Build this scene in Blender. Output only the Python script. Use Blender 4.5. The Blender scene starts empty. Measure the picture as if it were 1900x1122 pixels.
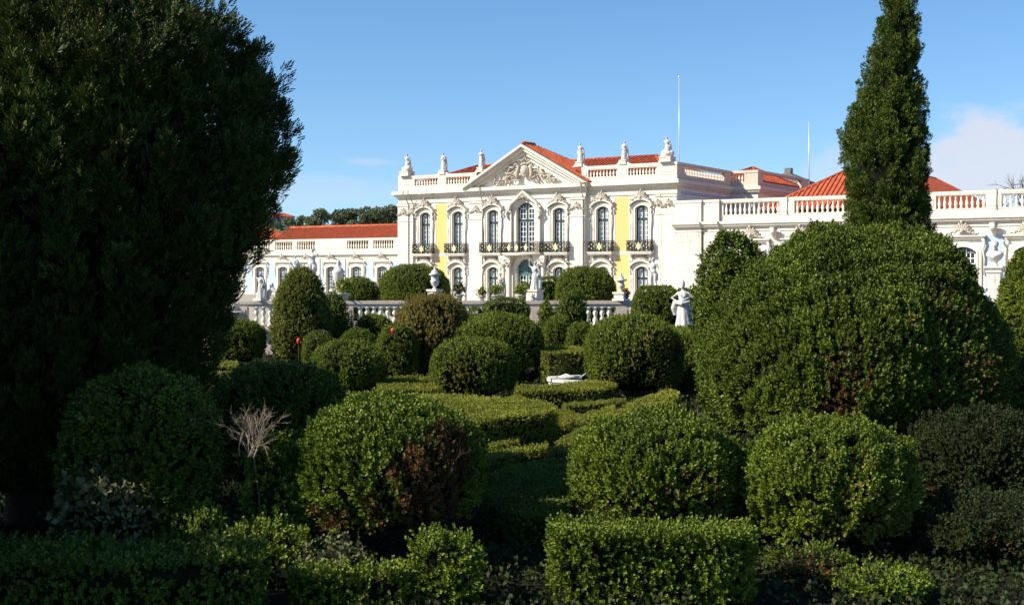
import bpy, math, random
import numpy as np
from mathutils import Vector, Matrix
R = math.radians
PI = math.pi
SC = bpy.context.scene
COL = SC.collection
# survey numbers: focal length in photo pixels, centre column, horizon row, eye height
F, CX, HOR, EYE = 2300.0, 950.0, 508.0, 4.0
def at(px, row, Y): return ((px-CX)/F*Y, Y, EYE-(row-HOR)/F*Y)
def on(px, row, z=0.0):
    Y = F*(EYE-z)/(row-HOR)
    return ((px-CX)/F*Y, Y)

# ------------------------------------------------------------------ materials
def newmat(name):
    m = bpy.data.materials.new(name); m.use_nodes = True
    nt = m.node_tree; b = nt.nodes['Principled BSDF']
    return m, nt, b
def plain(name, col, rough=.6, metal=0, var=.12, scale=3.0, spec=.4, bump=0.0):
    m, nt, b = newmat(name)
    tc = nt.nodes.new('ShaderNodeTexCoord'); n = nt.nodes.new('ShaderNodeTexNoise')
    n.inputs['Scale'].default_value = scale; n.inputs['Detail'].default_value = 6
    nt.links.new(tc.outputs['Object'], n.inputs['Vector'])
    cr = nt.nodes.new('ShaderNodeValToRGB')
    c = np.array(col)
    cr.color_ramp.elements[0].position = .3; cr.color_ramp.elements[1].position = .7
    cr.color_ramp.elements[0].color = (*np.clip(c*(1-var), 0, 1), 1)
    cr.color_ramp.elements[1].color = (*np.clip(c*(1+var), 0, 1), 1)
    nt.links.new(n.outputs['Fac'], cr.inputs[0]); nt.links.new(cr.outputs[0], b.inputs['Base Color'])
    b.inputs['Roughness'].default_value = rough; b.inputs['Metallic'].default_value = metal
    b.inputs['Specular IOR Level'].default_value = spec
    if bump:
        bp = nt.nodes.new('ShaderNodeBump'); bp.inputs['Strength'].default_value = bump; bp.inputs['Distance'].default_value = .02
        nt.links.new(n.outputs['Fac'], bp.inputs['Height']); nt.links.new(bp.outputs[0], b.inputs['Normal'])
    return m
def stained(name, col, stain, amount=.5, scale=.6, streak=6.0, rough=.75):
    # weathered lime plaster or stone: broad blotches plus thin vertical runs
    m, nt, b = newmat(name)
    tc = nt.nodes.new('ShaderNodeTexCoord')
    n1 = nt.nodes.new('ShaderNodeTexNoise'); n1.inputs['Scale'].default_value = scale; n1.inputs['Detail'].default_value = 8; n1.inputs['Roughness'].default_value = .7
    mp = nt.nodes.new('ShaderNodeMapping'); mp.inputs['Scale'].default_value = (streak, streak, .35)
    n2 = nt.nodes.new('ShaderNodeTexNoise'); n2.inputs['Scale'].default_value = 1.0; n2.inputs['Detail'].default_value = 5
    nt.links.new(tc.outputs['Object'], n1.inputs['Vector']); nt.links.new(tc.outputs['Object'], mp.inputs['Vector']); nt.links.new(mp.outputs[0], n2.inputs['Vector'])
    mu = nt.nodes.new('ShaderNodeMath'); mu.operation = 'MULTIPLY'
    nt.links.new(n1.outputs['Fac'], mu.inputs[0]); nt.links.new(n2.outputs['Fac'], mu.inputs[1])
    cr = nt.nodes.new('ShaderNodeValToRGB')
    cr.color_ramp.elements[0].position = .24; cr.color_ramp.elements[1].position = .46
    c = np.array(col); s = c*(1-amount)+np.array(stain)*amount
    cr.color_ramp.elements[0].color = (*c, 1); cr.color_ramp.elements[1].color = (*s, 1)
    nt.links.new(mu.outputs[0], cr.inputs[0]); nt.links.new(cr.outputs[0], b.inputs['Base Color'])
    b.inputs['Roughness'].default_value = rough; b.inputs['Specular IOR Level'].default_value = .3
    n3 = nt.nodes.new('ShaderNodeTexNoise'); n3.inputs['Scale'].default_value = 9; n3.inputs['Detail'].default_value = 4
    nt.links.new(tc.outputs['Object'], n3.inputs['Vector'])
    bp = nt.nodes.new('ShaderNodeBump'); bp.inputs['Strength'].default_value = .25; bp.inputs['Distance'].default_value = .03
    nt.links.new(n3.outputs['Fac'], bp.inputs['Height']); nt.links.new(bp.outputs[0], b.inputs['Normal'])
    return m
def leafmat(name, cols, rough=.42, trans=.22, patch=.35, pscale=.9):
    m, nt, b = newmat(name)
    g = nt.nodes.new('ShaderNodeNewGeometry'); cr = nt.nodes.new('ShaderNodeValToRGB')
    el = cr.color_ramp.elements
    while len(el) < len(cols): el.new(.5)
    for i, c in enumerate(cols):
        el[i].position = i/(len(cols)-1); el[i].color = (*c, 1)
    nt.links.new(g.outputs['Random Per Island'], cr.inputs[0])
    tc = nt.nodes.new('ShaderNodeTexCoord'); n = nt.nodes.new('ShaderNodeTexNoise'); n.inputs['Scale'].default_value = pscale; n.inputs['Detail'].default_value = 3
    nt.links.new(tc.outputs['Object'], n.inputs['Vector'])
    hs = nt.nodes.new('ShaderNodeHueSaturation')
    mr = nt.nodes.new('ShaderNodeMapRange'); mr.inputs[1].default_value = .3; mr.inputs[2].default_value = .7
    mr.inputs[3].default_value = 1-patch; mr.inputs[4].default_value = 1+patch
    nt.links.new(n.outputs['Fac'], mr.inputs[0]); nt.links.new(mr.outputs[0], hs.inputs['Value'])
    nt.links.new(cr.outputs[0], hs.inputs['Color'])
    nt.links.new(hs.outputs[0], b.inputs['Base Color'])
    b.inputs['Roughness'].default_value = rough; b.inputs['Specular IOR Level'].default_value = .22
    if trans:
        t = nt.nodes.new('ShaderNodeBsdfTranslucent'); mx = nt.nodes.new('ShaderNodeMixShader'); mx.inputs[0].default_value = trans
        nt.links.new(hs.outputs[0], t.inputs['Color'])
        nt.links.new(b.outputs[0], mx.inputs[1]); nt.links.new(t.outputs[0], mx.inputs[2])
        nt.links.new(mx.outputs[0], nt.nodes['Material Output'].inputs['Surface'])
    return m

M = {}
M['plaster'] = stained('lime_plaster', (.74,.69,.60), (.40,.32,.22), .7, .5)
M['stone'] = stained('pale_limestone', (.64,.58,.49), (.36,.29,.21), .7, .8)
M['carved'] = stained('carved_limestone', (.44,.38,.31), (.22,.17,.12), .6, 1.6)
M['oldstone'] = stained('lichened_stone', (.58,.47,.37), (.22,.17,.13), .6, 1.2, 4.0)
M['baluster'] = stained('baluster_stone', (.86,.78,.64), (.36,.31,.25), .45, 1.5)
M['marble'] = stained('white_marble', (.52,.50,.46), (.24,.22,.19), .7, 2.0)
M['greystone'] = stained('grey_stone', (.56,.54,.50), (.25,.23,.2), .6, 2.0)
M['yellow'] = stained('ochre_yellow_wash', (.60,.44,.16), (.54,.36,.13), .35, .7)
M['blue'] = stained('pale_blue_wash', (.38,.45,.55), (.5,.55,.6), .35, .7)
M['lilac'] = stained('grey_lilac_wash', (.56,.57,.62), (.7,.68,.66), .4, .7)
M['dark_frame'] = plain('dark_green_paint', (.022,.048,.046), .35, 0, .15)
M['white_paint'] = plain('white_paint', (.8,.8,.78), .45, 0, .05)
M['teal_paint'] = plain('teal_door_paint', (.05,.12,.115), .4, 0, .15)
M['iron'] = plain('black_iron', (.018,.02,.02), .4, .3, .2)
M['gold'] = plain('gilding', (.85,.74,.38), .45, .15, .1)
M['pipe'] = plain('zinc_pipe', (.30,.29,.28), .5, .2, .15)
M['soil'] = plain('dark_soil', (.016,.014,.008), .95, 0, .4, 4.0, .1, .6)
M['gravel'] = plain('terrace_gravel', (.36,.31,.24), .95, 0, .25, 6.0, .1, .4)
M['bark'] = plain('brown_bark', (.09,.06,.04), .9, 0, .35, 12, .2, .6)
M['twig'] = plain('bleached_twig', (.34,.26,.18), .8, 0, .3, 8, .2)
M['darktwig'] = plain('reddish_twig', (.11,.06,.028), .8, 0, .3, 8, .2)
M['red'] = plain('red_lacquer', (.62,.03,.025), .35, 0, .1)
M['steel'] = plain('painted_pole', (.55,.56,.57), .4, .3, .05)
M['terracotta'] = plain('terracotta', (.36,.15,.08), .8, 0, .15)
M['pink'] = plain('pink_render', (.55,.36,.33), .8, 0, .1)
M['hill'] = plain('wooded_hill', (.05,.065,.035), .95, 0, .3, .05, .1)
M['darkroof'] = plain('weathered_lead', (.13,.13,.13), .7, 0, .25, 3)
def tilemat():
    m, nt, b = newmat('clay_roof_tile')
    tc = nt.nodes.new('ShaderNodeTexCoord')
    w = nt.nodes.new('ShaderNodeTexNoise'); w.inputs['Scale'].default_value = 2.2; w.inputs['Detail'].default_value = 8; w.inputs['Roughness'].default_value = .75
    nt.links.new(tc.outputs['Object'], w.inputs['Vector'])
    cr = nt.nodes.new('ShaderNodeValToRGB')
    e3 = cr.color_ramp.elements.new(.22); e3.color = (.10,.04,.025,1)
    cr.color_ramp.elements[0].position = .22; cr.color_ramp.elements[0].color = (.09,.04,.025,1); cr.color_ramp.elements[1].position = .36; cr.color_ramp.elements[1].color = (.24,.045,.02,1)
    cr.color_ramp.elements[2].position = .68; cr.color_ramp.elements[2].color = (.55,.125,.048,1)
    nt.links.new(w.outputs['Fac'], cr.inputs[0]); nt.links.new(cr.outputs[0], b.inputs['Base Color'])
    b.inputs['Roughness'].default_value = .8; b.inputs['Specular IOR Level'].default_value = .25
    return m
M['tile'] = tilemat()
def glassmat():
    m, nt, b = newmat('window_glass')
    b.inputs['Base Color'].default_value = (.016,.018,.022,1); b.inputs['Roughness'].default_value = .08
    b.inputs['Specular IOR Level'].default_value = .45
    return m
M['glass'] = glassmat()
M['curtain'] = plain('white_blind', (.42,.43,.46), .3, 0, .1, 2, .6)
# foliage
M['box'] = leafmat('boxwood_leaf', [(0.058,0.091,0.008),(0.094,0.140,0.011),(0.135,0.182,0.015),(0.200,0.234,0.026)], .5, .09, .25)
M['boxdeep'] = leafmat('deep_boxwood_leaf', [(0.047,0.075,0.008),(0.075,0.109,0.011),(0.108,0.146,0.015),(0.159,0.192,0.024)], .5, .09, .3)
M['hedge'] = leafmat('clipped_hedge_leaf', [(.12,.14,.014),(.18,.20,.02),(.23,.245,.028),(.30,.28,.05)], .6, .14, .3, .6)
M['mid'] = leafmat('clipped_ball_leaf', [(0.055,0.088,0.008),(0.097,0.135,0.011),(0.145,0.182,0.015),(0.207,0.227,0.026)], .6, .09, .3)
M['yew'] = leafmat('yew_leaf', [(0.076,0.091,0.013),(0.117,0.137,0.018),(0.166,0.176,0.024),(0.221,0.215,0.037)], .6, .09, .35)
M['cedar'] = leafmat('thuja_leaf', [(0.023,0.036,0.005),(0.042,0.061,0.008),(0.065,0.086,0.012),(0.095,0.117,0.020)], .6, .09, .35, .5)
M['cypress'] = leafmat('cypress_leaf', [(0.043,0.065,0.007),(0.065,0.096,0.011),(0.091,0.125,0.015),(0.124,0.159,0.022)], .7, .09, .3, .6)
M['brown'] = leafmat('dead_brown_leaf', [(.06,.03,.010),(.11,.05,.017),(.14,.07,.024),(.08,.065,.02)], .7, .2, .3)
M['rust'] = leafmat('rusty_leaf', [(.16,.06,.014),(.22,.095,.02),(.12,.09,.02)], .6, .25, .2)
M['fade'] = leafmat('fading_brown_green_leaf', [(.13,.12,.022),(.22,.155,.034),(.24,.14,.045),(.13,.165,.022),(.28,.23,.055)], .65, .2, .35, .8)
M['duskleaf'] = leafmat('shaded_brown_green_leaf', [(.016,.030,.005),(.026,.046,.008),(.036,.044,.011),(.030,.024,.009)], .65, .15, .3)  # brown-green leaf darkened, so its colour carries the lower right corner's shade
M['varieg'] = leafmat('pale_leaf', [(.05,.08,.02),(.13,.16,.06),(.09,.06,.025),(.2,.22,.12)], .55, .2, .2)
M['lime'] = leafmat('lime_green_leaf', [(.14,.18,.02),(.2,.24,.03),(.25,.26,.05)], .55, .25, .2)
M['pine'] = leafmat('hazed_pine_leaf', [(.10,.125,.065),(.14,.165,.085),(.18,.205,.11)], .8, .25, .3, .12)  # pine green paled, distance haze put into the leaf colour
M['fartree'] = leafmat('hazed_tree_leaf', [(.12,.15,.08),(.16,.19,.10),(.20,.23,.13)], .8, .25, .3, .12)  # lighter, greyer tone stands in for haze over the far trees
M['core'] = plain('shaded_foliage_core', (.010,.012,.005), .95, 0, .5, 7, .05, 1.0)  # near-black hull, the shade between leaves is put into its colour

# ------------------------------------------------------------------ object helpers
def tag(o, label=None, cat=None, group=None, kind=None):
    if label: o['label'] = label
    if cat: o['category'] = cat
    if group: o['group'] = group
    if kind: o['kind'] = kind
    return o
def empty(name, loc, label, cat, rz=0, group=None):
    o = bpy.data.objects.new(name, None); COL.objects.link(o)
    o.location = loc; o.rotation_euler = (0,0,rz); o.empty_display_size = .3
    return tag(o, label, cat, group)
def link(name, me, parent=None, loc=(0,0,0), rz=0):
    o = bpy.data.objects.new(name, me); COL.objects.link(o)
    if parent is not None: o.parent = parent
    o.location = loc; o.rotation_euler = (0,0,rz)
    return o
def copy_tree(o, parent=None):
    c = o.copy(); COL.objects.link(c)
    if parent is not None: c.parent = parent
    for ch in list(o.children): copy_tree(ch, c)
    return c

class MB:
    def __init__(s): s.v = []; s.f = []; s.m = []; s.sm = []
    def add(s, vs, fs, mi=0, sm=False):
        n = len(s.v); s.v += [tuple(p) for p in vs]
        for f in fs: s.f.append(tuple(i+n for i in f)); s.m.append(mi); s.sm.append(sm)
        return s
    def box(s, x0,x1,y0,y1,z0,z1, mi=0):
        if x0 > x1: x0, x1 = x1, x0
        vs = [(x0,y0,z0),(x1,y0,z0),(x1,y1,z0),(x0,y1,z0),(x0,y0,z1),(x1,y0,z1),(x1,y1,z1),(x0,y1,z1)]
        return s.add(vs, [(0,3,2,1),(4,5,6,7),(0,1,5,4),(1,2,6,5),(2,3,7,6),(3,0,4,7)], mi)
    def prism(s, poly, y0, y1, mi=0):           # poly of (x,z), extruded in y (y0 is the viewer's side)
        n = len(poly)
        vs = [(x,y0,z) for x,z in poly]+[(x,y1,z) for x,z in poly]
        fs = [tuple(range(n)), tuple(range(2*n-1, n-1, -1))]
        for i in range(n): j = (i+1)%n; fs.append((j, i, n+i, n+j))
        return s.add(vs, fs, mi)
    def flat(s, poly, z0, z1, mi=0):            # poly of (x,y), extruded in z
        n = len(poly)
        vs = [(x,y,z0) for x,y in poly]+[(x,y,z1) for x,y in poly]
        fs = [tuple(range(n-1,-1,-1)), tuple(range(n, 2*n))]
        for i in range(n): j = (i+1)%n; fs.append((i, j, n+j, n+i))
        return s.add(vs, fs, mi)
    def ring(s, out, inn, y0, y1, mi=0, closed=True):   # band between two outlines of (x,z)
        n = len(out)
        vs = [(x,y0,z) for x,z in out]+[(x,y0,z) for x,z in inn]+[(x,y1,z) for x,z in out]+[(x,y1,z) for x,z in inn]
        fs = []
        for i in range(n if closed else n-1):
            j = (i+1)%n
            fs += [(i,j,n+j,n+i),(2*n+j,2*n+i,3*n+i,3*n+j),(j,i,2*n+i,2*n+j),(n+i,n+j,3*n+j,3*n+i)]
        if not closed: fs += [(0,n,3*n,2*n),(n-1,2*n+n-1,3*n+n-1,2*n-1)]
        return s.add(vs, fs, mi)
    def lathe(s, prof, c=(0,0,0), n=12, mi=0, sm=True, sx=1, sy=1):
        vs = []; fs = []
        for r, z in prof:
            for k in range(n):
                a = 2*PI*k/n; vs.append((c[0]+r*sx*math.cos(a), c[1]+r*sy*math.sin(a), c[2]+z))
        for i in range(len(prof)-1):
            for k in range(n):
                j = (k+1)%n; fs.append((i*n+k, i*n+j, (i+1)*n+j, (i+1)*n+k))
        fs.append(tuple(range(n-1,-1,-1))); fs.append(tuple(range((len(prof)-1)*n, len(prof)*n)))
        return s.add(vs, fs, mi, sm)
    def tube(s, pts, rad, n=6, mi=0, sm=True):
        pts = [Vector(p) for p in pts]
        if not hasattr(rad, '__len__'): rad = [rad]*len(pts)
        vs = []; fs = []
        for i, p in enumerate(pts):
            d = (pts[min(i+1,len(pts)-1)]-pts[max(i-1,0)])
            d = d.normalized() if d.length > 1e-9 else Vector((0,0,1))
            a = d.cross(Vector((0,0,1)) if abs(d.z) < .95 else Vector((1,0,0))).normalized(); b = d.cross(a)
            for k in range(n):
                t = 2*PI*k/n; vs.append(p+(a*math.cos(t)+b*math.sin(t))*rad[i])
        for i in range(len(pts)-1):
            for k in range(n):
                j = (k+1)%n; fs.append((i*n+j, i*n+k, (i+1)*n+k, (i+1)*n+j))
        fs.append(tuple(range(n))); fs.append(tuple(range(len(pts)*n-1, (len(pts)-1)*n-1, -1)))
        return s.add(vs, fs, mi, sm)
    def ell(s, c, r, mi=0, nu=10, nv=7, rot=None):
        vs = []; fs = []
        c = Vector(c)
        for i in range(nv+1):
            t = PI*i/nv
            for k in range(nu):
                a = 2*PI*k/nu
                p = Vector((r[0]*math.sin(t)*math.cos(a), r[1]*math.sin(t)*math.sin(a), r[2]*math.cos(t)))
                if rot is not None: p = rot @ p
                vs.append(c+p)
        for i in range(nv):
            for k in range(nu):
                j = (k+1)%nu; fs.append((i*nu+j, i*nu+k, (i+1)*nu+k, (i+1)*nu+j))
        return s.add(vs, fs, mi, True)
    def mesh(s, name, mats):
        me = bpy.data.meshes.new(name); me.from_pydata(s.v, [], s.f)
        for m in (mats if isinstance(mats, (list, tuple)) else [mats]): me.materials.append(m)
        me.polygons.foreach_set('material_index', s.m); me.polygons.foreach_set('use_smooth', s.sm)
        me.validate(); me.update()
        return me
    def each(s, name, mats, parent=None, loc=(0,0,0)):   # touching pieces stay together, each separate piece becomes a part of its own
        V = np.array(s.v); bb = []
        done = []; used = set(); comps = []
        par = list(range(len(s.v)))
        def fd(i):
            while par[i] != i: par[i] = par[par[i]]; i = par[i]
            return i
        for f in s.f:
            for q in f[1:]: par[fd(q)] = fd(f[0])
        gr = {}
        for fi, f in enumerate(s.f): gr.setdefault(fd(f[0]), []).append(fi)
        box = []
        for k, fl in gr.items():
            ix = sorted({q for fi in fl for q in s.f[fi]}); P = V[ix]; box.append([P.min(0)-.03, P.max(0)+.03, fl])
        ch = True
        while ch:
            ch = False
            for i in range(len(box)):
                for j in range(i+1, len(box)):
                    if np.all(box[i][0] <= box[j][1]) and np.all(box[j][0] <= box[i][1]):
                        box[i] = [np.minimum(box[i][0], box[j][0]), np.maximum(box[i][1], box[j][1]), box[i][2]+box[j][2]]; del box[j]; ch = True; break
                if ch: break
        for lo, hi, fl in box:
            m = MB()
            for fi in fl: m.add([s.v[q] for q in s.f[fi]], [tuple(range(len(s.f[fi])))], s.m[fi], s.sm[fi])
            o = link(name, m.mesh(name, mats), parent, loc)
            import bmesh
            b = bmesh.new(); b.from_mesh(o.data); bmesh.ops.remove_doubles(b, verts=b.verts, dist=1e-5); b.to_mesh(o.data); b.free()
    def build(s, name, mats, parent=None, loc=(0,0,0), rz=0):
        return link(name, s.mesh(name, mats), parent, loc, rz)

# ------------------------------------------------------------------ foliage
def leafquad(base, d, l, w, up):
    d = d/np.linalg.norm(d); s = np.cross(d, up); s = s/(np.linalg.norm(s)+1e-9); nrm = np.cross(s, d)
    return [base, base+d*l*.5+s*w*.5+nrm*w*.18, base+d*l, base+d*l*.5-s*w*.5+nrm*w*.18]
def tpl_box(k=8, seed=1, l=.44, w=.24):
    rg = np.random.default_rng(seed); V = []
    for i in range(k):
        h = .12+.8*(i//2)/max(1,(k//2-1)); a = (i%2)*PI+(i//2)*PI/2+rg.normal(0,.25)
        out = .95-.45*h
        d = np.array([math.cos(a)*out, math.sin(a)*out, .55+.5*h])
        V += leafquad(np.array([0,0,h*.8]), d, l*(1-.25*h), w, np.array([0,0,1.0])+rg.normal(0,.25,3))
    return np.array(V)
def tpl_spray(k=13, seed=2, l=.34, w=.09):
    rg = np.random.default_rng(seed); V = []
    for i in range(k):
        h = .05+.9*(i//2)/(k//2); sd = 1 if i%2 else -1
        d = np.array([sd*(.75-.5*h), rg.normal(0,.22), .8])
        V += leafquad(np.array([sd*.02, rg.normal(0,.03), h*.75]), d, l*(1.15-.55*h), w, np.array([0,1.0,0])+rg.normal(0,.4,3))
    return np.array(V)
def tpl_clump(k=6, seed=3, l=.8, w=.5):
    rg = np.random.default_rng(seed); V = []
    for i in range(k):
        d = rg.normal(0,1,3); d[2] += .6
        V += leafquad(rg.normal(0,.15,3), d, l, w, rg.normal(0,1,3))
    return np.array(V)
T_BOX = [tpl_box(8, i) for i in range(4)]; T_BOX6 = [tpl_box(6, i+9, .55, .32) for i in range(3)]; T_BOX4 = [tpl_box(4, i+19, .75, .45) for i in range(3)]
T_SPRAY = [tpl_spray(13, i) for i in range(4)]; T_SPRAY8 = [tpl_spray(8, i+7, .45, .15) for i in range(3)]
T_CLUMP = [tpl_clump(6, i) for i in range(4)]; T_CLUMP4 = [tpl_clump(4, i+5, 1.0, .7) for i in range(3)]

def unit(a): return a/(np.linalg.norm(a, axis=1, keepdims=True)+1e-9)
def sprigs(pos, dirs, size, tpls, rg):
    out = []; own = []
    which = rg.integers(0, len(tpls), len(pos))
    for t, T in enumerate(tpls):
        ix = np.where(which == t)[0]
        if not len(ix): continue
        Z = unit(dirs[ix]); A = rg.normal(0, 1, (len(ix), 3))
        X = unit(A-(A*Z).sum(1, keepdims=True)*Z); Yv = np.cross(Z, X)
        s = size[ix][:, None, None]
        V = pos[ix][:, None, :]+s*(T[None,:,0:1]*X[:,None,:]+T[None,:,1:2]*Yv[:,None,:]+T[None,:,2:3]*Z[:,None,:])
        out.append(V.reshape(-1, 3)); own.append(np.repeat(ix, len(T)//4))
    return np.concatenate(out), np.concatenate(own)
def leafmesh(name, V, mi, mats, core=None, corem=0):
    nq = len(V)//4; cv = []; cf = []
    if core is not None: cv, cf = core
    ncv = len(cv); allv = np.concatenate([V, np.array(cv).reshape(-1,3)]) if ncv else V
    me = bpy.data.meshes.new(name)
    me.vertices.add(len(allv)); me.vertices.foreach_set('co', allv.astype(np.float32).ravel())
    li = np.arange(nq*4); ls = np.arange(nq)*4; lt = np.full(nq, 4)
    if ncv:
        cl = np.concatenate([np.array(f) for f in cf])+nq*4; ct = np.array([len(f) for f in cf])
        cs = nq*4+np.concatenate([[0], np.cumsum(ct)[:-1]])
        li = np.concatenate([li, cl]); ls = np.concatenate([ls, cs]); lt = np.concatenate([lt, ct])
        mi = np.concatenate([mi, np.full(len(cf), corem)])
    me.loops.add(len(li)); me.loops.foreach_set('vertex_index', li.astype(np.int32))
    me.polygons.add(len(ls)); me.polygons.foreach_set('loop_start', ls.astype(np.int32)); me.polygons.foreach_set('loop_total', lt.astype(np.int32))
    for m in mats: me.materials.append(m)
    me.polygons.foreach_set('material_index', mi.astype(np.int32))
    me.update(calc_edges=True)
    return me
def wob(p, seed, freq):
    rg = np.random.default_rng(seed); o = np.zeros(len(p))
    for k in range(4):
        q = rg.normal(0, 1, 3)*freq*(1+.6*k); o += np.sin(p@q+rg.uniform(0, 6.28))/(1+.6*k)
    return o/2.2

def ball(name, px0, px1, row0, Y, label, cat='topiary', zb=0.0, seed=0, e=2.3, mat='mid', dens=420, size=.13, ry=None,
         lump=.05, tpls=None, browns=(), up=.55, ez=None, taper=0.0, gaps=.12, bmat='brown', group=None, lfreq=2.0, jag=.10, top=None, stem=None, cfreq=7.0, camp=.6):
    """A clipped shrub: an uneven solid of leafy sprigs over a dense inner mass; px0..px1 and row0 survey its width and its top at distance Y."""
    rg = np.random.default_rng(seed+100)
    x0 = (px0-CX)/F*Y; x1 = (px1-CX)/F*Y; rx = (x1-x0)/2; cx = (x0+x1)/2
    zt = EYE-(row0-HOR)/F*(Y-.25*rx) if top is None else top
    ry = rx if ry is None else ry; rz = (zt-zb)/2; cz = (zt+zb)/2
    ez = e if ez is None else ez
    def surf(d):
        # superellipsoid radius along d, with lumps and a taper to the top
        k = ((np.abs(d[:,0])/rx)**e+(np.abs(d[:,1])/ry)**e)**(ez/e)+(np.abs(d[:,2])/rz)**ez
        r = k**(-1.0/ez)
        p = d*r[:,None]
        p = p*(1+lump*wob(p, seed, lfreq))[:,None]
        if taper:
            h = np.clip((p[:,2]+rz)/(2*rz), 0, 1); f = 1-taper*h**1.3
            p[:,0] *= f; p[:,1] *= f
        return p
    area = 4*PI*((rx*ry)**1.6/3+2*(rx*rz)**1.6/3)**(1/1.6)
    N = int(area*dens)
    d = rg.normal(0, 1, (N, 3)); d /= np.array([[1/rx, 1/ry, 1/rz]]); d = unit(d)
    p = surf(d)
    n = unit(np.stack([np.sign(d[:,0])*np.abs(p[:,0]/rx)**(e-1)/rx, np.sign(d[:,1])*np.abs(p[:,1]/ry)**(e-1)/ry, np.sign(d[:,2])*np.abs(p[:,2]/rz)**(ez-1)/rz], 1))
    keep = (n[:,2] > -.75) & ((n[:,1] < .45) | (rg.random(N) < .45))
    gap = wob(p, seed+7, 6.0/max(rx,.6)+2.2)
    keep &= ~((gap < -.55) & (rg.random(N) < gaps*5))
    mi = np.zeros(N, int)
    for bx, brow, brad, prob, skip in browns:
        c = np.array(at(bx, brow, Y-ry*.8))-np.array([cx, Y, cz]); rr = brad/F*Y
        dd = np.linalg.norm((p-c)*np.array([1,.45,1]), axis=1)/rr
        hit = (dd < 1+.35*wob(p, seed+11, 5))
        mi[hit & (rg.random(N) < prob)] = 1
        keep &= ~(hit & (rg.random(N) < skip))
    p = p[keep]; n = n[keep]; mi = mi[keep]; d = d[keep]; N = len(p)
    sz = size*rg.uniform(.7, 1.3, N)
    dirs = n+np.array([0,0,up])+rg.normal(0,.28,(N,3))
    cl = wob(p*np.array([1,1,.6]), seed+21, cfreq)
    pos = p-n*(sz*.75)[:,None]+n*(rg.normal(0,1,N)*jag*size*2.2+cl*size*camp)[:,None]
    ok = (cl > -.6) | (rg.random(N) < .3); pos, dirs, sz, mi = pos[ok], dirs[ok], sz[ok], mi[ok]
    V, own = sprigs(pos, dirs, sz, tpls or T_BOX6, rg)
    # inner mass
    nu, nv = 28, 18; cv = []; cf = []
    th = np.repeat(np.linspace(.02, PI-.02, nv+1), nu); ph = np.tile(np.arange(nu)*2*PI/nu, nv+1)
    dd = unit(np.stack([np.sin(th)*np.cos(ph)*rx, np.sin(th)*np.sin(ph)*ry, np.cos(th)*rz], 1))
    q = surf(dd); q *= (1-(size*.95/np.minimum(rx, rz))+.0*q[:,0])[:,None] if False else max(.72, 1-size*.95/min(rx, rz))
    for i in range(nv):
        for k in range(nu):
            j = (k+1)%nu; cf.append((i*nu+k, (i+1)*nu+k, (i+1)*nu+j, i*nu+j))
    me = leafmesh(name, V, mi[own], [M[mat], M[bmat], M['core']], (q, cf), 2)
    me.transform(Matrix.Translation((0,0,cz-zb)))
    if stem is None:
        o = link(name, me, None, (cx, Y, zb)); tag(o, label, cat, group)
        return o
    o = empty(name, (cx, Y, zb), label, cat, 0, group)
    link('foliage', me, o)
    stem(o, rx, ry, rz)
    return o

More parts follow.
